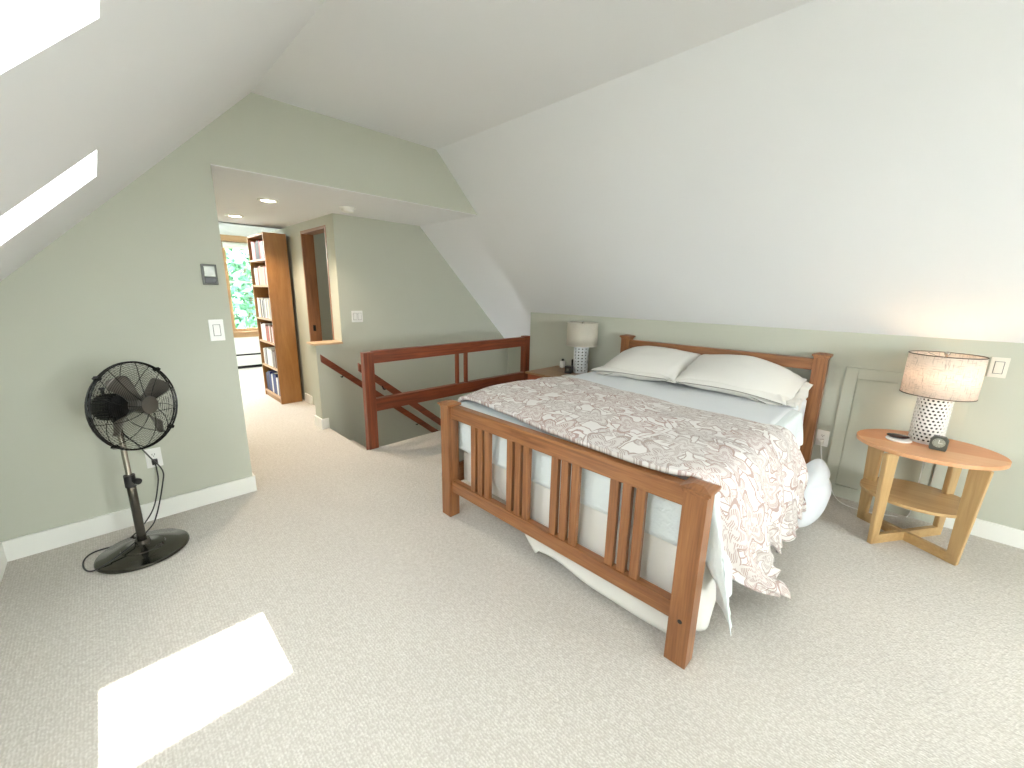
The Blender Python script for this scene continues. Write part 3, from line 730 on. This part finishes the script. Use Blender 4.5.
bp('side_rail',BX0+PW,3.535,.470,.490,.19,.32,'x'); bp('side_rail',BX0+PW,3.535,1.975,1.998,.19,.32,'x')

MX0,MX1,MY0,MY1,MZ=1.545,3.515,.520,2.018,.700
tag(obj('box_spring',box(MX0,MX1,.495,1.965,.20,.40,bev=.02),M_mattress),'cream box spring under the mattress','box spring')
tag(obj('mattress',box(MX0,MX1,MY0,MY1,.402,MZ,bev=.035),M_mattress,smooth=True,angle=60),'thick cream mattress on the box spring','mattress')

def drape(name,mat,x0,x1,yL,yR,zt,foot,left,right,rho=.03,amp=.012,freq=22,flare=.12,seed=1,step=.022,amp_top=.003,zmin=.012,footmax=9,hemwave=0,bump=0,side_out=.04):
    """rectangular cloth over a box: flat on top, hanging at foot (-x), left (+y) and right (-y), soft corners"""
    A=np.arange(x0-foot,x1+1e-6,step); B=np.arange(yR-right,yL+left+1e-6,step)
    P=np.zeros((len(A),len(B),3)); UV=np.zeros((len(A),len(B),2))
    for i,a in enumerate(A):
        for j,b in enumerate(B):
            dx=max(0,x0-a); dr=max(0,yR-b)*(1 if foot<=0 else 1-.55*min(1,max(0,(a-1.68)/.20))); dl=max(0,b-yL); dy=dr if dr>0 else dl; sg=-1 if dr>0 else 1
            cx=max(a,x0); cy=min(max(b,yR),yL); d=math.hypot(dx,dy); UV[i,j]=(a,b)
            if d==0:
                P[i,j]=(a,b,zt+amp_top*snoise(a*9,b*9,seed)+bump*math.exp(-((a-x0-.03)/.10)**2)); continue
            zt_=zt; nx,ny=-dx/d,sg*dy/d; arc=rho*PI/2
            if d<arc: th=d/rho; out=rho*math.sin(th); z=zt-rho*(1-math.cos(th)); h=0
            else: h=d-arc; out=rho; z=zt-rho-h
            ph=math.atan2(dx,dy+1e-9)
            cf=math.sin(2*ph)
            s_=(cx*freq+cy*freq+ph*3.2)
            rip=amp*min(1,h/.12)*(math.sin(s_)+.5*math.sin(2.3*s_+seed+3*h))
            out+=rip+flare*h*cf*.9+side_out*h
            ox_=nx*out; oy_=ny*out
            ox_=max(ox_,-footmax)
            z+=hemwave*h*math.sin(s_*.6+seed)
            P[i,j]=(cx+ox_,cy+oy_,max(zmin,z))
    o=obj(name,grid_mesh(P,UV),mat,smooth=True); return solidify(o,.006,1)
# cream sheet hung at the foot (seen between the slats)
def foot_sheet():
    path=[(1.525,y) for y in np.arange(1.90,.50,-.02)]+[(1.528,.485),(1.54,.465),(1.56,.452)]+[(x,.448) for x in np.arange(1.58,1.80,.02)]
    n=34; P=np.zeros((n,len(path),3))
    for j,(px,y) in enumerate(path):
        corner=px>1.526; sgm=j*.02
        hem=(.045+.02*math.sin(y*7) if y<1.25 else .045+(y-1.25)*.62+.015*math.sin(y*9)) if not corner else .035+max(0,px-1.60)*1.4
        for i in range(n):
            f=i/(n-1); z=.62+(hem-.62)*f; q=.006*math.sin(sgm*16+2*f)*f+.012*f*math.sin(sgm*5.3)
            if corner: P[i,j]=(px+.06*f*f,y-.045*f*f+q,z)
            else: P[i,j]=(px-.012*f+q-(.035*(1-z/.16) if z<.16 else 0),y-(.03*f*f if y<.56 else 0),z)
    return solidify(obj('bed_skirt',grid_mesh(P),M_skirt,smooth=True),.004)
tag(foot_sheet(),'cream sheet hanging behind the footboard slats down to the carpet','bed sheet')
q=drape('blanket',M_quilt,MX0-.008,3.06,MY1+.016,MY0-.075,MZ+.010,.285,.48,.47,rho=.025,amp=.012,seed=3,flare=.16,side_out=.13,footmax=.036,bump=.0)
tag(q,'white textured blanket with a corner hanging past the right foot post','blanket')
fs=drape('flat_sheet',M_sheet,2.3,3.49,MY1+.018,MY0-.028,MZ+.017,0,.30,.56,rho=.022,amp=.006,seed=5,flare=.05)
tag(fs,'smooth white sheet between the pillows and the patterned duvet','bed sheet')

# duvet: control net, foot -> head; columns left hang ... right hang
ctl=np.array([
 [(1.585,2.095,.46),(1.580,2.075,.66),(1.570,1.985,.765),(1.545,1.6,.765),(1.475,1.25,.768),(1.440,.86,.772),(1.440,.60,.776),(1.500,.47,.755),(1.535,.405,.60),(1.60,.365,.36),(1.80,.285,.20),(2.06,.225,.035)],
 [(1.70,2.095,.42),(1.70,2.075,.66),(1.69,2.0,.775),(1.67,1.6,.785),(1.65,1.25,.79),(1.63,.86,.79),(1.62,.60,.785),(1.63,.46,.735),(1.66,.385,.58),(1.72,.345,.40),(1.86,.295,.25),(2.06,.245,.12)],
 [(1.95,2.10,.40),(1.95,2.085,.65),(1.94,2.01,.79),(1.92,1.6,.80),(1.90,1.25,.805),(1.88,.86,.80),(1.87,.60,.785),(1.87,.45,.735),(1.89,.375,.60),(1.92,.335,.46),(1.98,.315,.34),(2.08,.30,.23)],
 [(2.18,2.10,.40),(2.18,2.085,.65),(2.17,2.01,.785),(2.16,1.6,.80),(2.15,1.25,.80),(2.13,.86,.79),(2.12,.60,.775),(2.12,.45,.725),(2.14,.375,.60),(2.17,.335,.46),(2.22,.305,.33),(2.27,.295,.20)],
 [(2.42,2.095,.40),(2.42,2.08,.64),(2.42,2.0,.765),(2.42,1.6,.775),(2.40,1.25,.775),(2.38,.86,.765),(2.37,.60,.755),(2.37,.45,.705),(2.40,.375,.58),(2.44,.325,.44),(2.48,.30,.30),(2.52,.285,.17)],
 [(2.68,2.09,.42),(2.68,2.07,.64),(2.68,1.99,.735),(2.66,1.6,.735),(2.60,1.25,.735),(2.55,.86,.735),(2.53,.60,.730),(2.54,.45,.690),(2.58,.375,.58),(2.63,.325,.45),(2.68,.30,.32),(2.72,.285,.20)],
 [(2.72,2.088,.42),(2.72,2.065,.64),(2.72,1.985,.705),(2.70,1.6,.705),(2.64,1.25,.705),(2.585,.86,.705),(2.565,.60,.705),(2.575,.455,.675),(2.615,.385,.575),(2.665,.335,.45),(2.715,.31,.32),(2.755,.295,.20)],
],float)
ctl[1:,7,1]-=.040; ctl[1:,7,2]+=.022; ctl[1:,8,1]-=.035; ctl[1:,9,1]-=.022; ctl[1:,6,2]+=.008; ctl[-1,7:9,2]+=.012
def cr_interp(A,k,axis):
    A=np.moveaxis(A,axis,0); P=np.concatenate([[2*A[0]-A[1]],A,[2*A[-1]-A[-2]]]); out=[]
    for i in range(1,len(P)-2):
        for s in range(k):
            t=s/k; out.append(.5*(2*P[i]+(P[i+1]-P[i-1])*t+(2*P[i-1]-5*P[i]+4*P[i+1]-P[i+2])*t*t+(-P[i-1]+3*P[i]-3*P[i+1]+P[i+2])*t**3))
    out.append(A[-1]); return np.moveaxis(np.array(out),0,axis)
D=cr_interp(cr_interp(ctl,18,0),14,1)
n,m,_=D.shape
UV=np.zeros((n,m,2))
du=np.linalg.norm(np.diff(D,axis=0),axis=2); dv=np.linalg.norm(np.diff(D,axis=1),axis=2)
UV[1:,:,0]=np.cumsum(du,0); UV[:,1:,1]=np.cumsum(dv,1)
UV[:,:,0]=UV[:,:,0].mean(1)[:,None]; UV[:,:,1]=UV[:,:,1].mean(0)[None,:]
gu=np.gradient(D,axis=0); gv=np.gradient(D,axis=1); nn=np.cross(gu,gv); nn/=np.linalg.norm(nn,axis=2)[...,None]+1e-9
nn*=np.sign(nn[n//2,m//2,2])
U,Vv=UV[...,0],UV[...,1]
wr=.010*snoise(U*9,Vv*6,11,3)+.004*np.sin(34*U+14*Vv+3*snoise(U*4,Vv*4,5))*np.clip(snoise(U*5,Vv*5,8),0,1)
rightw=np.clip((Vv-Vv.max()+.85)/.45,0,1)
wr=wr+rightw*.016*np.sin(26*U+2.2*snoise(U*4,Vv*3,21)+4*(Vv-Vv.max()))
edge=np.minimum(1,np.minimum(np.arange(n)[:,None],np.arange(n)[::-1][:,None])/10)
D=D+nn*(wr*(.35+.65*edge))[...,None]
# frilled hem at the hanging edge
fr=np.clip((np.arange(m)-(m-14))/13,0,1)[None,:]
D[...,2]+=fr*.018*np.sin(60*U+2*snoise(U*6,U*0,3)); D[...,1]+=fr*.016*np.sin(47*U+1)
D[...,2]=np.maximum(D[...,2],.02)
dv_=obj('duvet',grid_mesh(D,UV),M_duvet,smooth=True); solidify(dv_,.022,-1)
tag(dv_,'off-white duvet with mauve grey paisley pattern spilling over the right side of the bed','duvet')

# pillows
def pillow(loc,rot,L_=.76,W_=.47,T_=.15,seed=0,label='',droop=0,dside=-1):
    n,m=44,34; r=np.random.RandomState(seed)
    root=thing('pillow',label,'pillow',loc,0); root.rotation_euler=rot
    bm=nb(); top=[];bot=[]
    us=np.sin(np.linspace(-1,1,n)*PI/2); vs=np.sin(np.linspace(-1,1,m)*PI/2)
    V={}
    for s in (1,-1):
        for i,u in enumerate(us):
            for j,v in enumerate(vs):
                bord=i in(0,n-1) or j in(0,m-1)
                if bord and s==-1: V[s,i,j]=V[1,i,j]; continue
                th=T_/2*(max(0,1-abs(u)**2.6)**.55)*(max(0,1-abs(v)**2.6)**.55)
                # edges pull in between corners
                px=v*W_/2*(1-.05*(1-abs(u)**2)*abs(v)**3); py=u*L_/2*(1-.035*(1-abs(v)**2)*abs(u)**3)
                nz=.006*snoise(px*16,py*12,seed+3)+.004*math.sin(60*py+8*snoise(px*6,py*6,seed))*abs(u)**3
                z=s*th-droop*max(0,(dside*u-.1)/.9)**1.7+ (nz if not bord else nz*.4)+ .012*snoise(px*5,py*5,seed+9,1)
                V[s,i,j]=bm.verts.new((px,py,z))
        for i in range(n-1):
            for j in range(m-1):
                bm.faces.new([V[s,a,b] for a,b in ((i,j),(i+1,j),(i+1,j+1),(i,j+1))])
    # flanged open end of the pillowcase
    o=obj('case',bm,M_pillow,root,smooth=True)
    P=np.zeros((n//2,6,3))
    for i in range(n//2):
        f=i/(n//2-1)*2-1
        for j in range(6):
            q=j/5; P[i,j]=(f*W_/2*(.93+.04*q), -L_/2*(.965+.0)-.055*q+.006*math.sin(f*9+seed), .010*math.sin(f*7+seed)*q+.005*math.sin(15*f)-(droop if dside<0 else 0)*(1+.25*q))
    obj('open_hem',grid_mesh(P),M_pillow,root,smooth=True).modifiers.new('s','SOLIDIFY').thickness=.012
    # piping along the front edge
    fp=[(V[1,i,0].co if False else Vector((-W_/2*(1-.05*(1-abs(u)**2)),u*L_/2*.97,.012*snoise(-W_/2*5,u*L_/2*5,seed+9,1)-.004-droop*max(0,(dside*u-.1)/.9)**1.7))) for i,u in enumerate(np.linspace(-.96,.96,20))]
    obj('piping',tube(fp,.0035,n=6),M_seam,root,smooth=True)
    return root
pillow((3.250,.875,.776),(0,.03,.03),seed=1,T_=.118,L_=.73,W_=.45,label='lower cream pillow of the right stack nearest the glowing lamp',droop=.03)
pillow((3.290,.880,.853),(0,-.30,-.02),seed=2,T_=.185,L_=.76,W_=.52,label='upper cream pillow of the right stack nearest the glowing lamp',droop=.10)
pillow((3.250,1.640,.776),(0,.03,-.02),seed=4,T_=.118,L_=.73,W_=.45,label='lower cream pillow of the left stack near the unlit lamp',droop=.03,dside=1)
pillow((3.290,1.635,.850),(0,-.30,.02),seed=6,T_=.185,L_=.77,W_=.52,label='upper cream pillow of the left stack near the unlit lamp',droop=.10,dside=1)
# bundle of bedding on the floor
bm=nb(); bmesh.ops.create_icosphere(bm,subdivisions=5,radius=1)
for v in bm.verts:
    x,y,z=v.co; r=1+.10*snoise(np.array(x*2.2),np.array(y*2.2+z*2.4),31,2)
    if z<0: z=-abs(z)**.6
    wx=.27*(1-.25*max(z,0)); cy=.318-.02*z; notch=1-.16*math.exp(-((z-.38)/.13)**2)
    v.co=(3.10+.07*z+wx*x*r*notch, cy+.105*y*r*notch*(1-.2*max(z,0)), .19+.185*z*r)
    v.co.z=max(v.co.z,.004)
tag(obj('comforter_bundle',bm,M_bundle,smooth=True),'bulging white comforter slumped on the carpet between bed and round nightstand','comforter')

# ------------------------------------------------------------------ right nightstand
TC=(3.298,-.166); TA,TB,TZ=.284,.318,.592
ns=thing('oval_nightstand','light maple oval nightstand with crossed legs and lower shelf','nightstand',(*TC,0))
def ell(a,b,n=72): return [(a*math.cos(2*PI*k/n),b*math.sin(2*PI*k/n)) for k in range(n)]
RT=math.radians(8.5)
rot=lambda p: (p[0]*math.cos(RT)-p[1]*math.sin(RT), p[0]*math.sin(RT)+p[1]*math.cos(RT))
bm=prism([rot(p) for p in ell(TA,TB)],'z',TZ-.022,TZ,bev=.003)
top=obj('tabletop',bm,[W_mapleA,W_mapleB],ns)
# two-tone top: the rear part is amber, the front paler
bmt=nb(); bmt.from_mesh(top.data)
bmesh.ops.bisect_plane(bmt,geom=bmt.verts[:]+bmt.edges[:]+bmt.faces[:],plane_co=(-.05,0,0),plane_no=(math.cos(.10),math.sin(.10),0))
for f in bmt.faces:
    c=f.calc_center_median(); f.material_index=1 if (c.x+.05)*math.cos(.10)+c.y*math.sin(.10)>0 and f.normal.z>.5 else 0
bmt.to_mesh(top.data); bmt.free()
obj('shelf',prism([rot(p) for p in ell(.232,.252)],'z',.262,.280,bev=.002),W_maple['y'],ns)
# two crossing U frames; feet positions relative to centre
feet={'FL':(3.035,-.018),'FR':(3.115,-.380),'BL':(3.375,.060),'BR':(3.487,-.318)}
def leg(pf,ang,wt,wb,tk=.026,splay=.03):
    d=Vector((math.cos(ang),math.sin(ang),0)); nrm=Vector((-d.y,d.x,0))
    z1=TZ-.022; bm=nb(); vs=[]
    for z,w,s in ((0,wb,0),(z1,wt,splay)):
        c=Vector((pf[0]-TC[0],pf[1]-TC[1],z))-d*0+d*s
        vs.append([bm.verts.new(c+a*d+b_*nrm) for a,b_ in ((-w,-tk/2),(0,-tk/2),(0,tk/2),(-w,tk/2))])
    a,b_=vs; bm.faces.new(a[::-1]); bm.faces.new(b_)
    for i in range(4): bm.faces.new((a[i],a[(i+1)%4],b_[(i+1)%4],b_[i]))
    bmesh.ops.recalc_face_normals(bm,faces=bm.faces); bmesh.ops.bevel(bm,geom=bm.edges[:],offset=.003,segments=2,affect='EDGES')
    return obj('leg',bm,W_maple['z'],ns)
def crossbar(p,q,z0,z1,tk=.026):
    p=Vector((p[0]-TC[0],p[1]-TC[1],0)); q=Vector((q[0]-TC[0],q[1]-TC[1],0)); d=(q-p).normalized()
    M=Matrix.Translation(p)@Matrix.Rotation(math.atan2(d.y,d.x),4,'Z')
    return obj('crossbar',box(.02,(q-p).length-.02,-tk/2,tk/2,z0,z1,bev=.003,M=M),W_maple['x'],ns)
def ang(a,b): return math.atan2(a[1]-b[1],a[0]-b[0])
for a,b_ in (('FL','BR'),('FR','BL')):
    leg(feet[a],ang(feet[a],feet[b_]),.085,.048); leg(feet[b_],ang(feet[b_],feet[a]),.085,.048)
    crossbar(feet[a],feet[b_],.0+(.001 if a=='FL' else .0),.058 if a=='FL' else .057)

# ------------------------------------------------------------------ lamps
def pierced(r,z0,z1,nc,nr_,hs,bm=None):
    """cylinder wall pierced by staggered octagonal holes"""
    bm=bm or nb(); dz=(z1-z0)/nr_; da=2*PI/nc; V={}
    def vert(a,z):
        k=(round(a/da*4)%(nc*4) if abs(a/da*4-round(a/da*4))<1e-6 else round((a%(2*PI))*1e5)+10000,round(z,5))
        if k not in V: V[k]=bm.verts.new((r*math.cos(a),r*math.sin(a),z))
        return V[k]
    for i in range(nr_):
        for k in range(nc):
            a0=da*(k+(.5 if i%2 and nc>14 else 0)); za=z0+i*dz; zb=za+dz; am=a0+da/2; zm=(za+zb)/2
            out=[vert(a0,za),vert(am,za),vert(a0+da,za),vert(a0+da,zm),vert(a0+da,zb),vert(am,zb),vert(a0,zb),vert(a0,zm)]
            ang_=[-3,-2,-1,0,1,2,3,4]
            inn=[bm.verts.new((r*math.cos(am+hs*da*math.cos(q*PI/4)*.5),r*math.sin(am+hs*da*math.cos(q*PI/4)*.5),zm+hs*dz*.5*math.sin(q*PI/4))) for q in ang_]
            for q in range(8): bm.faces.new((out[q],out[(q+1)%8],inn[(q+1)%8],inn[q]))
    return bm
def lamp(loc,label,rb_,zb,rsh,z0,z1,Mb,Msh,nc,nr_,hs,lit,taper=1.0,trimc=None):
    t_=thing('table_lamp',label,'table lamp',loc)
    b_=obj('base',pierced(rb_,.012,zb,nc,nr_,hs),Mb,t_,smooth=True); solidify(b_,.005,1)
    obj('inner_sleeve',lathe([(0,.004),(rb_*.8,.004),(rb_*.8,zb-.004),(0,zb-.004)],32),M_hole,b_,smooth=True,angle=40)
    obj('foot_ring',lathe([(0,0),(rb_+.002,0),(rb_+.003,.012),(0,.012)],36),Mb,b_,smooth=True,angle=40)
    obj('top_cap',lathe([(rb_,zb-.001),(rb_+.001,zb+.004),(rb_*.7,zb+.010),(.014,zb+.013),(.014,zb+.03),(0,zb+.03)],36),Mb,b_,smooth=True,angle=40)
    obj('socket',tube([(0,0,zb+.028),(0,0,z0+.075)],.014,n=14),M_chrome,t_,smooth=True,angle=40)
    sh=obj('lamp_shade',lathe([(rsh,z0),(rsh*taper,z1)],64),Msh,t_,smooth=True); solidify(sh,.0015)
    obj('trim_band',torus(rsh,.003,Matrix.Translation((0,0,z0)),n=64),trimc,sh,smooth=True); obj('trim_band',torus(rsh*taper,.003,Matrix.Translation((0,0,z1)),n=64),trimc,sh,smooth=True)
    sp=nb()
    for k in range(3):
        a=2*PI*k/3+.5; tube([(0,0,z1-.028),(rsh*taper*math.cos(a),rsh*taper*math.sin(a),z1-.006)],.0017,sp,n=6)
    obj('spider',sp,M_chrome,sh)
    # harp
    hp=[(0,.022,z0+.055),(0,.062,z0+.09),(0,.066,(z0+z1)/2),(0,.045,z1-.06),(0,0,z1-.026),(0,-.045,z1-.06),(0,-.066,(z0+z1)/2),(0,-.062,z0+.09),(0,-.022,z0+.055)]
    obj('harp',tube(smooth_path(hp,5),.0017,n=6),M_chrome,t_,smooth=True)
    obj('finial',lathe([(0,z1-.03),(.006,z1-.028),(.006,z1-.006),(.012,z1),(.013,z1+.010),(.007,z1+.018),(0,z1+.020)],16),M_chrome,t_,smooth=True)
    bulb=obj('bulb',lathe([(0,z0+.160),(.016,z0+.156),(.028,z0+.135),(.028,z0+.115),(.016,z0+.09),(.012,z0+.072),(0,z0+.072)],20),M_bulb if lit else M_ceramic,t_,smooth=True)
    if lit:
        ld=bpy.data.lights.new('lamp_bulb_light','POINT'); ld.energy=lit; ld.color=(1,.66,.38); ld.shadow_soft_size=.012
        lo=bpy.data.objects.new('lamp_bulb_light',ld); C.objects.link(lo); lo.location=(loc[0],loc[1],loc[2]+z0+.13)
        bulb.visible_shadow=True
    return t_
M_rimbrown=plain('brown_rim',(.10,.08,.06),.6); M_rimivory=plain('ivory_rim',(.72,.68,.60),.6)
lr=lamp((3.385,-.155,TZ),'glowing table lamp with oatmeal linen shade and white pierced base on the oval nightstand',.071,.272,.158,.290,.525,M_ceramic,M_shadeR,22,13,.60,75,1.0,M_rimbrown)
cp=smooth_path([(.23,.505,-.19),(.215,.50,-.24),(.20,.47,-.36),(.17,.40,-.50),(.12,.33,-.575),(.10,.20,-.586),(.16,.06,-.586),(.23,-.02,-.586),(.235,-.03,-.4),(.235,-.03,-.02),(.19,-.03,.006),(.08,-.01,.006)],8)
cpo=obj('power_cord',tube(cp,.0028,n=6),M_plate,lr,smooth=True)
obj('plug',box(.222,.249,.490,.518,-.215,-.188,bev=.003),M_plate,cpo)
ZL=.615
ln=thing('square_nightstand','brown wooden nightstand with red front between bed and stairs','nightstand',(3.33,2.615,0))
lx0,lx1,ly0,ly1=3.06,3.600,2.31,2.83
def lb(name,x0,x1,y0,y1,z0,z1,m,bev=.003,par=None): return obj(name,box(x0-3.33,x1-3.33,y0-2.615,y1-2.615,z0,z1,bev=bev),m,par or ln)
lb('tabletop',lx0,lx1,ly0,ly1,ZL-.022,ZL,W_night['y'])
for x in (lx0+.02,lx1-.06):
    for y in (ly0+.02,ly1-.06): lb('leg',x,x+.04,y,y+.04,0,ZL-.022,W_nightred['z'])
lb('apron',lx0+.025,lx0+.05,ly0+.06,ly1-.06,ZL-.16,ZL-.022,W_nightred['y'])
lb('side_apron',lx0+.06,lx1-.06,ly0+.025,ly0+.045,ZL-.16,ZL-.022,W_nightred['x'])
lb('side_apron',lx0+.06,lx1-.06,ly1-.045,ly1-.025,ZL-.16,ZL-.022,W_nightred['x'])
lb('lower_shelf',lx0+.03,lx1-.03,ly0+.03,ly1-.03,.16,.18,W_night['y'])
lamp((3.475,2.425,ZL),'unlit table lamp with ivory drum shade and pale pierced base by the stairs',.072,.268,.158,.285,.515,M_ceramicL,M_shadeL,12,8,.42,0,.985,M_rimivory)
# small things on the left nightstand
bt=thing('bottle','small white bottle with black cap on the brown nightstand','bottle',(3.545,2.715,ZL))
obj('body',box(-.027,.027,-.02,.02,0,.075,bev=.008),M_plate,bt,smooth=True,angle=50)
obj('cap',tube([(0,0,.075),(0,0,.098)],.013,n=16),M_black,bt,smooth=True,angle=40)
ck=thing('cube_clock','black cube shaped clock beside the unlit lamp','clock',(3.345,2.475,ZL),.25)
obj('case',box(-.035,.035,-.035,.035,0,.075,bev=.006),M_black,ck)
obj('dial',box(-.0362,-.0345,-.012,.012,.028,.050,bev=.0005),M_greyplastic,ck)
ph=thing('phone_stand','thin black upright phone stand against the unlit lamp base','phone stand',(3.475,2.525,ZL),.2)
obj('foot',box(-.03,.03,-.012,.012,0,.008,bev=.002),M_black,ph)
obj('upright',box(-.028,.028,-.005,.005,.008,.125,bev=.003),M_black,ph)
tag(obj('note_paper',box(3.16,3.27,2.33,2.43,ZL,ZL+.004,bev=.001),plain('paper_white',(.78,.77,.74),.8)),'white paper pad lying at the front of the brown nightstand','paper pad')
# small things on the oval nightstand
cl=thing('alarm_clock','small dark grey alarm clock with pale dial on the oval nightstand','alarm clock',(3.245,-.205,TZ),math.radians(168-180)+.10)
cb=prism([(-.033,0),(.033,0),(.036,.012),(.036,.060),(.022,.080),(-.022,.080),(-.036,.060),(-.036,.012)],'x',-.018,.020,bev=.004)
obj('case',cb,plain('clock_grey',(.085,.09,.075),.45),cl,smooth=True,angle=40)
dm=lathe([(0,0),(.026,0),(.026,.003),(0,.003)],28)
do=obj('dial',dm,plain('clock_dial',(.34,.36,.30),.4),cl); do.location=(-.0175,0,.044); do.rotation_euler=(0,-PI/2,0)
hd=nb(); add_box(hd,-.0225,-.0212,-.0012,.0012,.042,.064); add_box(hd,-.0225,-.0212,-.016,.001,.0428,.0448); obj('hands',hd,M_plate,cl)
mk=nb()
for k in range(12):
    a=2*PI*k/12; add_box(mk,-.0215,-.0208,.022*math.sin(a)-.0012,.022*math.sin(a)+.0012,.044+.022*math.cos(a)-.0012,.044+.022*math.cos(a)+.0012)
obj('hour_marks',mk,M_black,cl)
tag(obj('charging_pad',lathe([(0,0),(.056,0),(.060,.004),(.058,.010),(0,.011)],40,c=(3.29,-.042,TZ)),M_plate,smooth=True,angle=50),'round white pad under the dark phone on the oval nightstand','charging pad')
gc=lathe([(0,0),(.030,.001),(.040,.008),(.042,.014),(.036,.018),(0,.020)],32)
for v in gc.verts: v.co=Vector((v.co.x*.78,v.co.y*1.25,v.co.z))
go=obj('phone',gc,plain('dark_brown_gloss',(.035,.012,.009),.2),smooth=True,angle=40); go.location=(3.305,-.036,TZ+.0112); go.rotation_euler=(0,0,.15)
tag(go,'dark brown glossy phone lying on the round white pad','phone')

# ------------------------------------------------------------------ trees outside the far window
def leaf_mat(name,c): 
    m=plain(name,c,.6,var=.25,nscale=3); return m
ML=[leaf_mat('leaf_bright',(.10,.25,.13)),leaf_mat('leaf_mid',(.055,.165,.10))]
M_bark=plain('bark',(.12,.09,.06),.9)
def tree(loc,h,rx,rz,n,seed,label):
    r=np.random.RandomState(seed); t_=thing('tree',label,'tree',loc)
    bm=nb()
    for i in range(n):
        d=r.normal(size=3); d/=np.linalg.norm(d); q=r.uniform(.35,1)**.5
        c=Vector((d[0]*rx*q,d[1]*rx*q,h+d[2]*rz*q)); s=r.uniform(.05,.10)
        a=Vector(r.normal(size=3)).normalized(); b_=a.cross(Vector(r.normal(size=3))).normalized()
        vs=[bm.verts.new(c+a*s*1.5),bm.verts.new(c+b_*s*.7),bm.verts.new(c-a*s*1.5),bm.verts.new(c-b_*s*.7)]
        f=bm.faces.new(vs); f.material_index=i%2
    o=obj('foliage',bm,ML,t_)
    obj('trunk',tube([(0,0,-3),(.05,0,h-rz*.6),(0,.05,h+rz*.3)],[.16,.12,.05],n=10),M_bark,t_,smooth=True)
    return t_
tree((2.75,12.3,0),1.55,1.45,1.75,5200,1,'leafy green tree crown filling the far window')
tree((4.6,16.5,0),1.3,1.6,2.6,3200,2,'taller leafy green tree farther off in the far window')
struct('ground_light_block',box(-20,22,-60,YN-.3,-3.2,-3.0),plain('light_block_grey',(.26,.26,.24),.95),'unseen ground slab added behind the camera to block light from below','ground')  # unseen slab added to stop sky light coming up from below
struct('ground',box(-12,16,YH+.6,40,-3.2,-3.0),plain('lawn',(.16,.30,.11),.95,var=.2),'sunlit lawn outside the far window','ground')

# ------------------------------------------------------------------ light
w=bpy.data.worlds.new('sky'); bpy.context.scene.world=w; w.use_nodes=True
bg=w.node_tree.nodes['Background']; bg.inputs[0].default_value=(.955,.975,1,1); bg.inputs[1].default_value=10.0
sun=bpy.data.lights.new('sun','SUN'); sun.energy=30; sun.angle=.0025; sun.color=(1,.95,.88)
so=bpy.data.objects.new('sun',sun); C.objects.link(so)
el=EL
so.rotation_euler=Vector((0,-math.cos(el),math.sin(el))).to_track_quat('Z','Y').to_euler()
sc=bpy.context.scene
sc.view_settings.view_transform='Standard'; sc.view_settings.look='None'; sc.view_settings.gamma=1; sc.view_settings.use_curve_mapping=False
sc.view_settings.exposure=1.58
sc.cycles.use_denoising=True
sc.cycles.diffuse_bounces=8; sc.cycles.max_bounces=14; sc.cycles.transparent_max_bounces=12
sc.cycles.sample_clamp_indirect=8
sc.cycles.caustics_reflective=False; sc.cycles.caustics_refractive=False

# ------------------------------------------------------------------ camera (calibrated)
yaw,pitch,roll,fpx=.7918231978,.2229865507,.0184355230,403.36
cy,sy=math.cos(yaw),math.sin(yaw); cp_,sp_=math.cos(pitch),math.sin(pitch)
fw_=Vector((sy*cp_,cy*cp_,-sp_)); rr=Vector((cy,-sy,0)); uu=rr.cross(fw_)
cr_,sr_=math.cos(roll),math.sin(roll)
r2=cr_*rr+sr_*uu; u2=-sr_*rr+cr_*uu
cd=bpy.data.cameras.new('camera'); cd.sensor_width=36; cd.lens=36*fpx/1024; cd.clip_start=.02
co_=bpy.data.objects.new('camera',cd); C.objects.link(co_)
co_.matrix_world=Matrix.Translation((0,0,1.42))@Matrix((r2,u2,-fw_)).transposed().to_4x4()
sc.camera=co_
